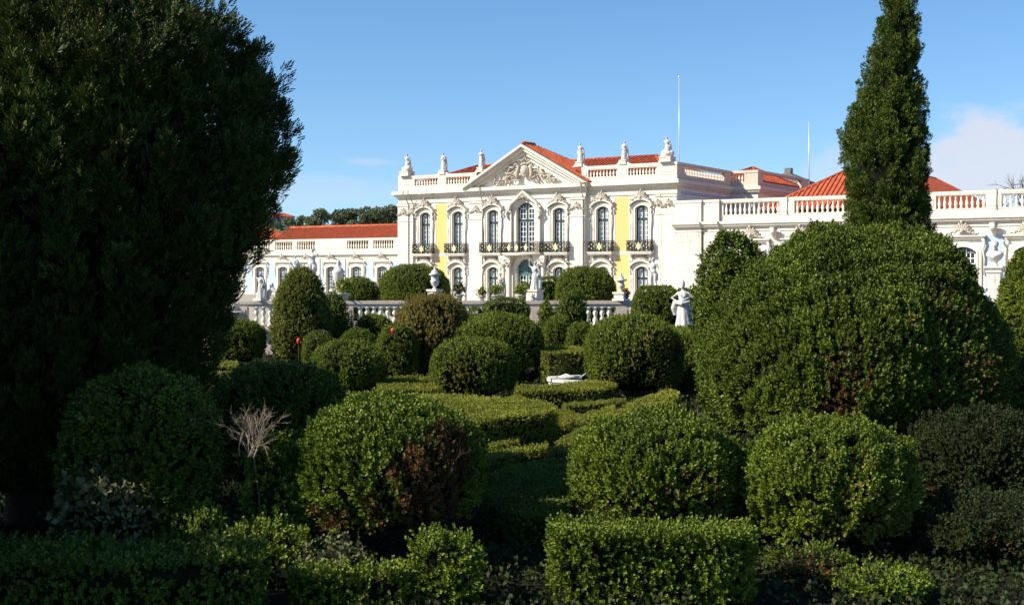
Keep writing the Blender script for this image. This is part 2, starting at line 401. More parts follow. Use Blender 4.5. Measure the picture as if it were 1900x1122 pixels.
def inpoly(P, poly):
    x, y = P[:,0], P[:,1]; c = np.zeros(len(P), bool); n = len(poly)
    for i in range(n):
        x1, y1 = poly[i]; x2, y2 = poly[(i+1)%n]
        c ^= ((y1 > y) != (y2 > y)) & (x < (x2-x1)*(y-y1)/(y2-y1+1e-12)+x1)
    return c
def chaikin(poly, k=2):
    P = [np.array(p, float) for p in poly]
    for _ in range(k):
        Q = []
        for i in range(len(P)):
            a, b = P[i], P[(i+1)%len(P)]; Q += [a*.85+b*.15, a*.15+b*.85]
        P = Q
    return P
def hedge(name, poly, zt, label, zb=0.0, seed=0, mat='hedge', dens=330, size=.10, tpls=None, group=None, browns=(), bmat='brown', wav=.03, sidemat=None, smooth=1, up=.6, gaps=.1, jag=.1, cat='hedge'):
    """A clipped low hedge: plan outline poly (x, y), flat uneven top at zt."""
    rg = np.random.default_rng(seed+500)
    P = chaikin(poly, smooth) if smooth else [np.array(p, float) for p in poly]
    if sum(P[i][0]*P[(i+1)%len(P)][1]-P[(i+1)%len(P)][0]*P[i][1] for i in range(len(P))) < 0: P = P[::-1]
    A = np.array(P); c0 = A.mean(0); lo, hi = A.min(0), A.max(0)
    N = int((hi[0]-lo[0])*(hi[1]-lo[1])*dens)
    T = np.stack([rg.uniform(lo[0], hi[0], N), rg.uniform(lo[1], hi[1], N)], 1); T = T[inpoly(T, P)]
    top = np.column_stack([T, np.full(len(T), zt)]); nt_ = np.tile([0,0,1.0], (len(T), 1))
    sp = [top]; sn = [nt_]
    for i in range(len(P)):
        a, b = A[i], A[(i+1)%len(P)]; L = np.linalg.norm(b-a)
        if L < 1e-4: continue
        nn = np.array([(b-a)[1], -(b-a)[0], 0])/L
        k = int(L*(zt-zb)*dens*(1.0 if nn[1] < .3 else .4)*.9)+1
        u = rg.random(k)[:,None]; z = rg.uniform(zb+.03, zt, k)
        sp.append(np.column_stack([a+(b-a)*u, z])); sn.append(np.tile(nn, (k, 1)))
    p = np.concatenate(sp); n = np.concatenate(sn)
    p[:,2] += wav*wob(p, seed, 1.6)*(n[:,2] > .5)
    p += n*(.03*wob(p, seed+3, 3.5))[:,None]
    gap = wob(p, seed+7, 4.5); keep = ~((gap < -.55) & (rg.random(len(p)) < gaps*5))
    mi = np.zeros(len(p), int)
    for bx, by, bz, rr, prob in browns:
        hit = np.linalg.norm(p-np.array([bx, by, bz]), axis=1) < rr*(1+.4*wob(p, seed+11, 5)); mi[hit & (rg.random(len(p)) < prob)] = 1
    p, n, mi = p[keep], n[keep], mi[keep]
    sz = size*rg.uniform(.7, 1.3, len(p))
    dirs = n+np.array([0,0,up])+rg.normal(0,.3,(len(p),3))
    pos = p-n*(sz*.75)[:,None]+n*(np.where(n[:,2] > .5, rg.normal(0,1,len(p))*jag*size*1.6, -np.abs(rg.normal(0,1,len(p)))*jag*size*5+.3*size)+wob(p, seed+21, 8.0)*size*.3)[:,None]
    V, own = sprigs(pos, dirs, sz, tpls or T_BOX6, rg)
    # core: the outline drawn in a little
    ins = []
    for i in range(len(P)):
        a, b, c = A[i-1], A[i], A[(i+1)%len(P)]
        n1 = np.array([(b-a)[1], -(b-a)[0]]); n2 = np.array([(c-b)[1], -(c-b)[0]])
        m = n1/(np.linalg.norm(n1)+1e-9)+n2/(np.linalg.norm(n2)+1e-9); m /= (np.linalg.norm(m)+1e-9)
        ins.append(b-m*size*1.1)
    m_ = len(ins); cv = [(q[0], q[1], zb) for q in ins]+[(q[0], q[1], zt-size*.95) for q in ins]
    cf = [tuple(range(m_, 2*m_))]+[(i, (i+1)%m_, m_+(i+1)%m_, m_+i) for i in range(m_)]
    o3 = np.array([c0[0], c0[1], zb])
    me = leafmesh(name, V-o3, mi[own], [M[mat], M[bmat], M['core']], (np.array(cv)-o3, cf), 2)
    o = link(name, me, None, tuple(o3)); tag(o, label, cat, group)
    return o
def px_poly(pts, z): return [on(a, b, z) for a, b in pts]
def twigs(mb, base, d, length, rad, depth, rg, mi=0, spread=.5, curl=.15):
    pts = [Vector(base)]; d = Vector(d).normalized(); n = 5
    for i in range(n):
        d = (d+Vector(rg.normal(0, curl, 3))).normalized(); pts.append(pts[-1]+d*length/n)
    mb.tube(pts, [rad*(1-.55*i/n) for i in range(n+1)], 5 if depth > 1 else 4, mi)
    if depth > 0:
        for k in range(3 if depth > 1 else 4):
            i = int(rg.integers(2, n+1)); nd = (d+Vector(rg.normal(0, spread, 3))).normalized()
            twigs(mb, pts[i], nd, length*rg.uniform(.5,.8), rad*.55, depth-1, rg, mi, spread, curl)
# ------------------------------------------------------------------ palace
GZ = 1.1                                    # level of the upper terrace
PA = -math.atan2(.545, .838)                # bearing of the palace front
def arch(w, h, rise, n=10, z0=0.0):
    """Outline from bottom left over the arch to bottom right; w wide, h to the crown."""
    hw = w/2
    if rise < .01: return [(-hw,z0),(-hw,h),(hw,h),(hw,z0)]
    r = (hw*hw+rise*rise)/(2*rise); cz = h-r; a0 = math.atan2(h-rise-cz, -hw); a1 = math.atan2(h-rise-cz, hw)
    return [(-hw,z0)]+[(r*math.cos(a0+(a1-a0)*i/n), cz+r*math.sin(a0+(a1-a0)*i/n)) for i in range(n+1)]+[(hw,z0)]
def archz(x, w, h, rise):
    hw = w/2
    if rise < .01: return h
    r = (hw*hw+rise*rise)/(2*rise); return h-r+math.sqrt(max(0, r*r-x*x))
def wall(mb, u0, u1, z0, z1, y0, y1, ops, mi=0):
    """A wall with real openings: ops = columns (uc, w, [(zb, zt, rise)...])."""
    ops = sorted(ops); u = u0
    for uc, w, hs in ops:
        if uc-w/2 > u+1e-4: mb.box(u, uc-w/2, y0, y1, z0, z1, mi)
        n = 8
        for k in range(n):
            a, b = uc-w/2+w*k/n, uc-w/2+w*(k+1)/n; z = z0
            for zb, zt, rise in sorted(hs):
                if zb > z+1e-4: mb.box(a, b, y0, y1, z, zb, mi)
                z = zb+archz((a+b)/2-uc, w, zt-zb, rise)
            if z1 > z: mb.box(a, b, y0, y1, z, z1, mi)
        u = uc+w/2
    if u1 > u+1e-4: mb.box(u, u1, y0, y1, z0, z1, mi)
def make_window(parent, w, h, rise, trans, loc, door=False, rows=.46, name='window'):
    """Dark green outer frame with mullion and transom > white glazed casements > panes."""
    mb = MB(); t = .13
    mb.ring(arch(w,h,rise), [(x*(1-2*t/w), z*(1-t/h) if z > 0 else t*.6) for x, z in arch(w,h,rise)], -.02, .12)
    mb.box(-.095,.095,-.03,.10,.03,archz(0,w,h,rise)-.05)
    mb.box(-w/2+t*.9,w/2-t*.9,-.035,.11,trans-.11,trans+.11)
    if door:
        hw = w/2-.08
        q = [(x*.96, z-.04) for x, z in arch(w,h,rise) if z > trans+.2]
        mb.prism([(-hw,trans+.112)]+q+[(hw,trans+.112)], .03, .06)
        for s in (-1,1):
            mb.box(s*.16, s*(hw-.2), .005, .029, trans+.25, trans+.75); mb.box(s*.08, s*hw, .015, .05, .05, .62); mb.box(s*.2, s*(hw-.12), -.005, .014, .16, .5)
    f = mb.build(name, M['teal_paint'] if door else M['dark_frame'], parent, loc)
    cs = MB(); b = .085
    for s in (-1,1):
        x0, x1 = .10, w/2-t-.005
        for zlo, zhi in (((.62 if door else .08), trans-.12),)+(() if door else ((trans+.12, None),)):
            zt = lambda x: (archz(x, w-2*t, h-t, rise) if zhi is None else zhi)
            for x in (x0+b/2, (x0+x1)/2, x1-b/2):
                bb = b if x != (x0+x1)/2 else .05
                cs.box(s*(x-bb/2), s*(x+bb/2), .015, .06, zlo, zt(x)-.02)
            top = zt(x1-b) ; nrow = max(1, round((top-zlo)/rows))
            for k in range(nrow+1):
                z = zlo+(top-zlo)*k/nrow; hh = .05 if k in (0, nrow) else .026
                cs.box(s*(x0+b), s*(x1-b), .02, .055, z-hh, z+hh)
    link('casement', cs.mesh('casement', M['white_paint']), f)
    g = MB(); g.prism(arch(w-.1,h-.05,rise, z0=.03), .075, .085); link('pane', g.mesh('pane', M['glass']), f)
    # the white blind hanging inside the left casement
    bl = MB(); bl.box(-w/2+.1, -.08, .16, .165, trans*.97, h-rise-.02); link('blind', bl.mesh('blind', M['curtain']), f)
    return f
def rocaille(w, h, seed, depth=.22):
    """Carved shell and scroll cartouche, w by h, rising from z = 0."""
    rg = random.Random(seed); mb = MB()
    for k in range(7):                                  # shell of radiating ribs
        a = PI*(.12+.76*k/6); L = h*(.62+.2*math.sin(a))
        c = (math.cos(a)*L*.42, -depth*.35, h*.30+math.sin(a)*L*.42)
        mb.ell(c, (L*.42, depth*.4, h*.085), 0, 8, 6, Matrix.Rotation(-a, 3, 'Y'))
    mb.ell((0,-depth*.55,h*.34), (h*.15, depth*.5, h*.18))
    mb.ell((rg.uniform(-.04,.04)*w,-depth*.45,h*.92), (h*.10, depth*.4, h*.13))
    for s in (-1,1):
        for (cx, cz, r, tn) in ((.26,.30,.19,1.6),(.40,.12,.12,1.5),(.16,.62,.11,1.3)):
            P = []
            for i in range(12):
                t = i/11; a = PI*.6+tn*2*PI*t*.62; rr = r*h*(1-.72*t)
                P.append((s*(cx*w+math.cos(a)*rr), -depth*.5, cz*h+h*.05+math.sin(a)*rr))
            mb.tube(P, [h*.06*(1-.45*i/11) for i in range(12)], 5)
        for k in range(6):                              # trailing leaves
            a = rg.uniform(-.3,.9); x = w*(.2+.30*k/5)
            mb.ell((s*x, -depth*rg.uniform(.25,.7), h*(.28-.18*k/5)+rg.uniform(-.05,.07)*h), (h*.15, depth*.3, h*.06), 0, 7, 5, Matrix.Rotation(-s*a, 3, 'Y'))
    return mb
BAL = [(.10,0),(.10,.06),(.055,.09),(.06,.14),(.105,.26),(.095,.36),(.05,.52),(.042,.60),(.062,.64),(.05,.68),(.10,.72),(.10,.78)]
def bal_mesh(h, r=1.0, n=8): return MB().lathe([(a*r, z*h/.78) for a, z in BAL], n=n).mesh('baluster', M['baluster'])
def parapet(root, panels, u0, u1, y, zb, zrail, zt, name='parapet', wd=.34, spacing=.36, solid=(), mat='stone', rmul=1.0):
    """Open parapet: plinth, piers between the panels, coping; each baluster its own piece under it."""
    mb = MB(); mb.box(u0, u1, y, y+wd, zb, zb+.55); mb.box(u0-.04, u1+.04, y-.05, y+wd+.05, zrail, zt); mb.box(u0-.0, u1+.0, y-.02, y+wd+.02, zrail-.09, zrail-.002)
    mb.box(u0, u1, y-.035, y+wd+.02, zb+.46, zb+.552)
    edges = sorted(panels); u = u0
    for a, b in edges+[(u1, u1)]:
        if a > u+.02:
            mb.box(u, a, y-.028, y+wd, zb+.5, zrail-.004)
            if a-u > .7: mb.box(u+.18, a-.18, y-.062, y, zb+.72, zrail-.2)
        u = b
    o = mb.build(name, M[mat], root, (0,0,-GZ))
    me = bal_mesh(zrail-.09-zb-.55, rmul)
    for a, b in edges:
        n = max(2, round((b-a)/spacing))
        for k in range(n):
            link('baluster', me, o, (a+(b-a)*(k+.5)/n, y+wd/2, zb+.552))
    return o
def balcony(root, u, y, w, z, bow=0.0, proj=.75, rail=1.0):
    """Stone slab on brackets > iron railing > gilded ornament."""
    n = 13 if bow else 2
    X = [-w/2+w*i/(n-1) for i in range(n)]
    fr = lambda x: -proj-bow*(1-(2*x/w)**2)
    sl = MB(); sl.flat([(-w/2,.05)]+[(x, fr(x)) for x in X]+[(w/2,.05)], -.12, 0); sl.flat([(-w/2+.06,.04)]+[(x*.96, fr(x)+.07) for x in X]+[(w/2-.06,.04)], -.24, -.122)
    for s in (-1,1): sl.prism([(s*(w/2-.35)-.09,-.75),(s*(w/2-.35)-.09,-.242),(s*(w/2-.35)+.09,-.242),(s*(w/2-.35)+.09,-.75)], -.32, .04)
    b = sl.build('balcony', M['stone'], root, (u, y, z-GZ))
    ir = MB(); go = ir; ins = .06
    path = [(-w/2+ins, .02)]+[(x*(1-2*ins/w), fr(x)+ins) for x in X]+[(w/2-ins, .02)]
    for zz, rr in ((.06,.018),(.14,.012),(rail-.12,.018),(rail,.04)): ir.tube([(x, yy, zz) for x, yy in path], rr, 5, 0, False)
    for i in range(len(path)-1):
        a = np.array(path[i]); c = np.array(path[i+1]); L = np.linalg.norm(c-a); m = max(1, round(L/.27))
        for k in range(m):
            p = a+(c-a)*k/m; q = a+(c-a)*(k+1)/m; mid = (p+q)/2
            ir.tube([(p[0],p[1],.03),(p[0],p[1],rail)], .024, 4, 0, False)
            P = lambda t, z: (p[0]+(q[0]-p[0])*t, p[1]+(q[1]-p[1])*t, z)
            zs = [.14+(rail-.26)*j/4 for j in range(5)]
            for j in range(4):                           # crossed scrolls
                ir.tube([P(.02 if j%2 else .98, zs[j]), P(.5, (zs[j]+zs[j+1])/2+.03), P(.98 if j%2 else .02, zs[j+1])], .026, 4)
                ir.tube([P(.98 if j%2 else .02, zs[j]), P(.5, (zs[j]+zs[j+1])/2-.03), P(.02 if j%2 else .98, zs[j+1])], .026, 4)
            for j in (1, 3) if k%2 else (2,): go.ell((mid[0], mid[1]-.015, zs[j]+.0), (.06,.04,.06), 1, 6, 4)
    for x in ([0] if not bow else [-.95, 0, .95]):
        d = .31 if not bow else .27; yy = fr(x)+ins-.03
        go.prism([(x,.50-d*1.25),(x-d*.8,.50+.02),(x-d*.35,.5+d*.55),(x,.50+d*1.3),(x+d*.35,.5+d*.55),(x+d*.8,.50+.02)][::-1], yy-.02, yy, 1)
        go.ell((x,yy-.03,.52), (.10,.05,.14), 1, 8, 6)
    link('railing', ir.mesh('railing', [M['iron'], M['gold']]), b)
    return b
def slope(mb, a, b, c, d, pitch=.42, r=.11):
    """Tiled roof plane a-b along the eave, d-c along the ridge, with real rows of cover tiles."""
    a, b, c, d = [Vector(p) for p in (a,b,c,d)]
    mb.add([a,b,c,d], [(0,1,2,3)])
    L = (b-a).length; n = int(L/pitch); e = (b-a).normalized(); nrm = e.cross(d-a).normalized()
    if nrm.z < 0: nrm = -nrm
    up = (d-a)-e*(d-a).dot(e); up2 = up.normalized(); H = up.length
    l0 = (d-a).dot(e); l1 = (c-a).dot(e)
    for k in range(n):
        x = (k+.5)*L/n
        t = 1.0
        if x < l0: t = x/max(l0,1e-6)
        if x > l1: t = min(t, (L-x)/max(L-l1,1e-6))
        if t*H < .25: continue
        p = a+e*x; q = p+up2*H*t
        vs = []
        for P in (p, q):
            for j in range(5):
                an = PI*j/4; vs.append(P+e*math.cos(an)*r+nrm*math.sin(an)*r)
        mb.add(vs, [(j+1, j, 5+j, 6+j) for j in range(4)], 0, True)
    return mb
def hiproof(mb, x0, x1, y0, y1, z0, z1, hip=None, hipx=None):
    h = (y1-y0)/2 if hip is None else hip; ym = (y0+y1)/2
    hx = h if hipx is None else hipx
    A,B,C,D = (x0,y0,z0),(x1,y0,z0),(x1,y1,z0),(x0,y1,z0); E,G = (x0+hx,ym,z1),(x1-hx,ym,z1)
    slope(mb, A,B,G,E); slope(mb, B,C,G,G); slope(mb, C,D,E,G); slope(mb, D,A,E,E)
    for p, q in ((E,G),(A,E),(B,G),(C,G),(D,E)): mb.tube([p, q], .17, 6)

def main_block():
    rt = empty('palace', (1.52,119.49,GZ), 'white two storey palace with a triangular pediment, yellow wall panels and iron balconies', 'palace', PA)
    L = (0,0,-GZ)
    HW = 15.8; W = 1.32; bays = [-12.3,-8.25,-3.75,0,3.75,8.25,12.3]
    zc = 11.75
    up = (6.06, 10.25, .28); lo = (1.4, 4.68, .3)
    mb = MB()
    side = [(b, W, [lo, up]) for b in bays]
    wall(mb, -HW, -6.6, GZ-.3, zc, 0, .5, side[:2]); wall(mb, 6.6, HW, GZ-.3, zc, 0, .5, side[5:])
    wall(mb, -6.6, 6.6, GZ-.3, zc, -.35, .45, [side[2], side[4], (0, 2.05, [(1.25,5.4,.95),(6.06,10.85,.62)])])
    mb.build('facade_wall', M['plaster'], rt, L)
    # the upper door is narrower than its bay: jamb blocks
    bd = MB(); bd.box(-HW+.02, HW-.003, .5, 22.0, GZ-.3, zc)
    # second block set back on the right side
    bd.box(HW, HW+2.75, 12.2, 27.0, GZ-.3, zc); bd.box(HW+.002, HW+2.6, 27.0, 27.8, GZ, zc)
    bd.build('side_wall', M['plaster'], rt, L)
    sb = MB(); sb.box(HW, HW+.05, 1.0, 11.6, 9.1, 10.6); sb.box(HW, HW+.06, .8, 12.1, 11.2, 11.45)
    sb.box(HW+2.75, HW+2.8, 13.0, 26, 9.0, 10.7); sb.each('blue_band', M['blue'], rt, L)
    ye = MB()
    for s in (-1,1):
        for z0, z1 in ((GZ,5.72),(6.12,11.05)): ye.box(s*10.28-.70, s*10.28+.70, -.025, .0, z0, z1)
    ye.each('yellow_panel', M['yellow'], rt, L)
    li = MB()
    for b in bays:
        if abs(b) < 1: continue
        y = -.35 if abs(b) < 6 else 0
        for s in (-1,1): li.box(b+s*1.12-.17, b+s*1.12+.17, y-.022, y, GZ, 10.6)
    li.each('grey_band', M['lilac'], rt, L)
    # pilasters, plinth, string course, cornice
    pl = MB()
    for s in (-1,1):
        for u, hw, y in ((15.05,.75,0),(13.98,.28,0),(5.75,.80,-.35)):
            pl.box(s*u-hw, s*u+hw, y-.14, y, GZ, 10.95); pl.box(s*u-hw-.07, s*u+hw+.07, y-.2, y, GZ, 2.1)
            pl.box(s*u-hw-.06, s*u+hw+.06, y-.19, y, 9.35, 9.45)
            pl.box(s*u-hw-.08, s*u+hw+.08, y-.22, y, 10.952, 11.1)
    for b in (-10.28, 10.28): pl.box(b-.85, b-.705, -.05, 0, GZ, 11.05), pl.box(b+.705, b+.85, -.05, 0, GZ, 11.05)
    pl.box(-9.4,-11.2,-.045,0,5.74,6.1); pl.box(9.4,11.2,-.045,0,5.74,6.1)
    pl.each('pilaster', M['stone'], rt, L)
    co = MB()
    def corn(u0, u1, y, ydeep):
        co.box(u0-.06, u1+.06, y-.1, ydeep, 11.2, 11.32); co.box(u0-.02, u1+.02, y-.03, ydeep, 11.322, zc-.01)
        co.box(u0-.12, u1+.12, y-.18, ydeep, zc, zc+.16); co.box(u0-.28, u1+.28, y-.42, ydeep, zc+.162, zc+.36)
        co.box(u0-.42, u1+.42, y-.62, ydeep, zc+.362, zc+.7)
    corn(-HW, -6.75, 0, .6); corn(6.75, HW, 0, .6); corn(-6.6, 6.6, -.35, .6)
    # side returns
    for k, (d, z0, z1) in enumerate(((.12,zc,zc+.16),(.28,zc+.162,zc+.36),(.42,zc+.362,zc+.7))):
        co.box(HW-.1, HW+d, .61, 12.15, z0, z1); co.box(HW-.1, HW+2.75+d, 12.2-d, 27.1, z0+.004, z1+.004); co.box(-HW-d, -HW+.1, .61, 22, z0, z1)
    co.build('cornice', M['stone'], rt, L)
    # pediment
    pd = MB(); zb = zc+.7; hw = 7.0; za = 16.35
    pd.prism([(-hw+.3,zb),(0,za-.25),(hw-.3,zb)], -.22, .5)
    rk = MB()
    for (o, t, y0) in ((0,.20,-1.25),(-.24,.26,-.95),(-.54,.3,-.6)):
        a = math.atan2(za-zb, hw); c = math.cos(a)
        for s in (-1,1):
            poly = [(s*(hw+.15+o*.5), zb+.005+max(0,o*0)), (0, za+o/c+.04), (0, za+o/c-t/c+.04), (s*(hw+.15-t/math.sin(a)+o*.5+o/math.sin(a)*.6), zb+.005)]
            rk.prism(poly if s < 0 else poly[::-1], y0, .55)
    p1 = pd.build('pediment', M['plaster'], rt, L)
    rk.build('raking_cornice', M['stone'], p1)
    # coat of arms and trophies
    rg = random.Random(14); rl = MB()
    rl.ell((.05,-.38,1.15),(.5,.22,.62)); rl.ell((.05,-.5,1.2),(.34,.18,.42)); rl.tube([(-.45,-.4,1.75),(.05,-.5,1.9),(.5,-.4,1.72)],[.08,.12,.08],7)
    for k in range(5): rl.ell((.05+(k-2)*.17,-.42,2.12+.14*(2-abs(k-2))),(.08,.09,.16),0,7,5)
    for s in (-1,1):                                   # supporters, flags and trophies falling away to the sides
        limb_ = [(s*.75,-.3,.4),(s*.85,-.4,.95),(s*.7,-.38,1.45),(s*.72,-.42,1.75)]; rl.tube(limb_, [.2,.22,.15,.13], 8)
        for k in range(42):
            t = rg.random()**.8; x = s*(.45+3.0*t)+rg.uniform(-.1,.1); zt_ = 2.3*(1-t)**1.1+.25; z = .1+rg.random()*zt_*.92
            L_ = .14+.34*rg.random(); an = s*(.5+rg.uniform(-.9,.9))
            rl.ell((x,-.16-rg.random()*.34*(1-t*.6),z), (L_, .07+.08*rg.random(), .05+.05*rg.random()), 0, 7, 5, Matrix.Rotation(an, 3, 'Y'))
        for (cx, cz, r) in ((1.2,.9,.34),(2.0,.5,.26),(2.7,.3,.2),(.95,1.7,.24)):
            P = [(s*(cx+math.cos(q*.55)*r*(1-q*.075)),-.38,cz+math.sin(q*.55)*r*(1-q*.075)) for q in range(11)]; rl.tube(P, [.07*(1-.06*q) for q in range(11)], 6)
    link('pediment_relief', rl.mesh('pediment_relief', M['carved']), p1, (0,-.24,zb+.25))
    rf = MB(); slope(rf, (hw+.1,-.9,zb+.12), (hw+.1,9,zb+.12), (0,1.2,za+.16), (0,-.9,za+.16)); slope(rf, (-hw-.1,9,zb+.12), (-hw-.1,-.9,zb+.12), (0,-.9,za+.16), (0,1.2,za+.16)); slope(rf, (hw+.1,9,zb+.12), (-hw-.1,9,zb+.12), (0,1.2,za+.16), (0,1.2,za+.16)); rf.tube([(0,-.85,za+.18),(0,1.2,za+.18)], .2, 6)
    hiproof(rf, -15.2, 14.2, 1.2, 13.8, 13.2, 15.45, None, 4.2)
    hiproof(rf, 12.2, 18.3, 13.6, 24.5, 13.1, 14.85, 3.0)
    rf.build('roof', M['tile'], rt, L)
    fl = MB(); fl.box(-HW+.3, HW-.3, .7, 21.8, zc+.3, zc+.5); fl.box(HW-.25, HW+2.5, 12.5, 26.8, zc+.3, zc+.52); fl.build('roof_terrace', M['gravel'], rt, L)
    gb = MB(); gb.prism([(HW-3.0,zc),(HW-3.0,14.2),(HW-.3,15.0),(HW+2.3,13.9),(HW+2.3,zc)], 27.9, 30.0); gb.box(HW-.6,HW+.1,28.2,28.9,14.8,15.5)
    gb.build('rear_gable', M['darkroof'], rt, L)
    # attic parapet
    z0, zr, zt = zb, 13.78, 14.03
    pa = parapet(rt, [(-13.7,-10.7),(-9.7,-6.7)], -HW, -6.0, -.02, z0, zr, zt, wd=.4, spacing=.335)
    parapet(rt, [(6.7,9.8),(10.9,13.8)], 6.0, HW, -.02, z0, zr, zt, wd=.4, spacing=.335)
    # the parapets along the side
    mb = MB(); mb.box(HW-.4, HW+.0, .42, 12.1, z0, z0+.5); mb.box(HW-.45, HW+.05, .43, 12.1, zr, zt); mb.box(HW-.4,HW,.42,1.4,z0+.5,zr); mb.box(HW-.4,HW,10.6,12.1,z0+.5,zr)
    mb.box(HW-.1, HW+2.75, 12.2, 12.6, z0, z0+.5); mb.box(HW-.1, HW+2.8, 12.15, 12.65, zr, zt); mb.box(HW+1.35,HW+2.75,12.2,12.6,z0+.5,zr)
    mb.box(HW+2.35, HW+2.75, 12.602, 26.4, z0, z0+.5); mb.box(HW+2.3, HW+2.8, 12.652, 26.4, zr, zt); mb.box(HW+2.35,HW+2.75,12.602,13.6,z0+.5,zr); mb.box(HW+2.35,HW+2.75,24.2,26.4,z0+.5,zr)
    o = mb.build('parapet', M['oldstone'], rt, L)
    me = bal_mesh(zr-z0-.5)
    for k in range(26): link('baluster', me, o, (HW-.2, 1.55+k*.35, z0+.5))
    for k in range(4): link('baluster', me, o, (HW+.1+k*.33, 12.4, z0+.5))
    # windows
    for b in bays:
        y = (-.35 if abs(b) < 6 else 0)+.30
        if b == 0: continue
        for (zb_, zt_, rise), tr in ((up,2.95),(lo,2.2)):
            if b == bays[0]:
                f = make_window(rt, W, zt_-zb_, rise, tr, (b, y, zb_-GZ)); (globals().__setitem__('W_UP' if zb_ > 3 else 'W_LO', f))
            else:
                f = copy_tree(W_UP if zb_ > 3 else W_LO, rt); f.location = (b, y, zb_-GZ)
    make_window(rt, 2.04, 4.79, .6, 3.1, (0,-.05,6.06-GZ)); make_window(rt, 2.04, 4.15, .94, 2.75, (0,-.05,1.25-GZ), True, name='door')
    # stone surrounds with hoods and carved crests
    def surround(w, h, rise, hood=True, sw=.26):
        s_ = MB(); s_.ring(arch(w+2*sw,h+sw,rise*1.1), arch(w,h,rise), -.13, .02, closed=False)
        s_.ring(arch(w+2*sw+.12,h+sw+.05,rise*1.1), arch(w+2*sw-.1,h+sw-.06,rise*1.1), -.18, -.1, closed=False)
        if hood:
            ho = [(x, z) for x, z in arch(w+2*sw+.5, h+sw+.42, rise*1.9, 14)][1:-1]; hi = [(x*.97, z-.2) for x, z in ho]
            s_.ring(ho, hi, -.42, .02, closed=False)
            for s in (-1,1):
                x = s*(w/2+sw+.1); P = [(x,-.2,h-.75),(x+s*.12,-.24,h-.45),(x+s*.02,-.26,h-.2),(x+s*.16,-.3,h+.02)]; s_.tube(P, [.05,.1,.08,.12], 6)
                s_.tube([(x,-.14,h-.8),(x+s*.05,-.14,h-1.6),(x-s*.02,-.12,h-2.3)], [.06,.04,.02], 5)
        return s_
    sU = surround(W, up[1]-up[0], up[2]).mesh('surround', M['stone']); sL = surround(W, lo[1]-lo[0], lo[2], True, .24).mesh('surround', M['stone'])
    rU = [rocaille(2.1, 1.05, 20+k, .34).mesh('crest', M['carved']) for k in range(3)]; rLo = [rocaille(2.3, .98, 30+k, .3).mesh('crest', M['carved']) for k in range(3)]
    for i, b in enumerate(bays):
        if b == 0: continue
        y = -.35 if abs(b) < 6 else 0
        a = link('surround', sU, rt, (b,y,up[0]-GZ)); link('crest', rU[i%3], a, (0,-.2,up[1]-up[0]+.36))
        a = link('surround', sL, rt, (b,y,lo[0]-GZ)); link('crest', rLo[(i+1)%3], a, (0,-.14,lo[1]-lo[0]+.28))
        if i == 0: bal0 = balcony(rt, b, y, 2.55, 6.02)
        else: c = copy_tree(bal0, rt); c.location = (b, y, 6.02-GZ)
    # centre: tall arched surround with a pointed hood, columns by the door, bowed balcony
    s_ = surround(2.04, 4.79, .6, False, .34)
    s_.ring([(-1.75,4.0),(-1.55,4.75),(-.9,5.25),(0,5.95),(.9,5.25),(1.55,4.75),(1.75,4.0)], [(-1.6,4.0),(-1.4,4.6),(-.8,5.05),(0,5.72),(.8,5.05),(1.4,4.6),(1.6,4.0)], -.6, .02, closed=False)
    for s in (-1,1):
        s_.box(s*1.45,s*1.78,-.35,0,0,3.9); P = [(s*1.7,-.4,3.2),(s*1.95,-.45,3.7),(s*1.72,-.5,4.1),(s*1.9,-.5,4.4)]; s_.tube(P, [.1,.18,.14,.2], 6)
    a = s_.build('surround', M['stone'], rt, (0,-.35,6.06-GZ)); q = rocaille(1.5,.8,44,.3); link('crest', q.mesh('crest', M['carved']), a, (0,-.35,5.0))
    s_ = surround(2.04, 4.15, .94, False, .32); s_.build('surround', M['stone'], rt, (0,-.35,1.25-GZ))
    cl = MB()
    for x in (-2.25,-1.62,1.62,2.25):
        cl.lathe([(.24,0),(.24,.3),(.19,.36),(.19,.4),(.185,3.4),(.17,3.5),(.24,3.62),(.27,3.85),(.27,3.95)], (x,-.85,1.15), 12)
        cl.box(x-.28,x+.28,-1.13,-.5,5.1,5.4); 
    cl.box(-2.6,-1.3,-1.2,-.35,5.402,5.75); cl.box(1.3,2.6,-1.2,-.35,5.402,5.75)
    for s in (-1,1):
        q = rocaille(.9,.6,60,.2); cl.add([(a+s*1.95,b-1.15,c+4.75) for a,b,c in q.v], q.f, 0, True)
    cl.each('column', M['stone'], rt, L)
    balcony(rt, 0, -.35, 4.3, 6.0, .75, .95)
    # capitals
    cp = [rocaille(1.5,.75,70+k,.2).mesh('capital', M['carved']) for k in range(2)]
    for k, (u, y) in enumerate(((-15.05,0),(15.05,0),(-13.98,0),(13.98,0),(-5.75,-.35),(5.75,-.35))): link('capital', cp[k%2], rt, (u, y-.16, 10.0-GZ))
    # zinc downpipes
    for k, u in enumerate((-14.35,-13.72,-4.93,6.44,6.95)):
        y = -.35-.17 if abs(u) < 6.5 else -.17
        pm = MB(); pm.tube([(u,y,GZ),(u,y,11.1),(u,-1.1,12.1),(u,-1.1,12.5)], .062, 7); 
        for z in (3,5,7,9): pm.tube([(u,y,z),(u,y,z+.1)], .085, 7)
        pm.each('downpipe', M['pipe'], rt, L)
    return rt
palace = main_block()

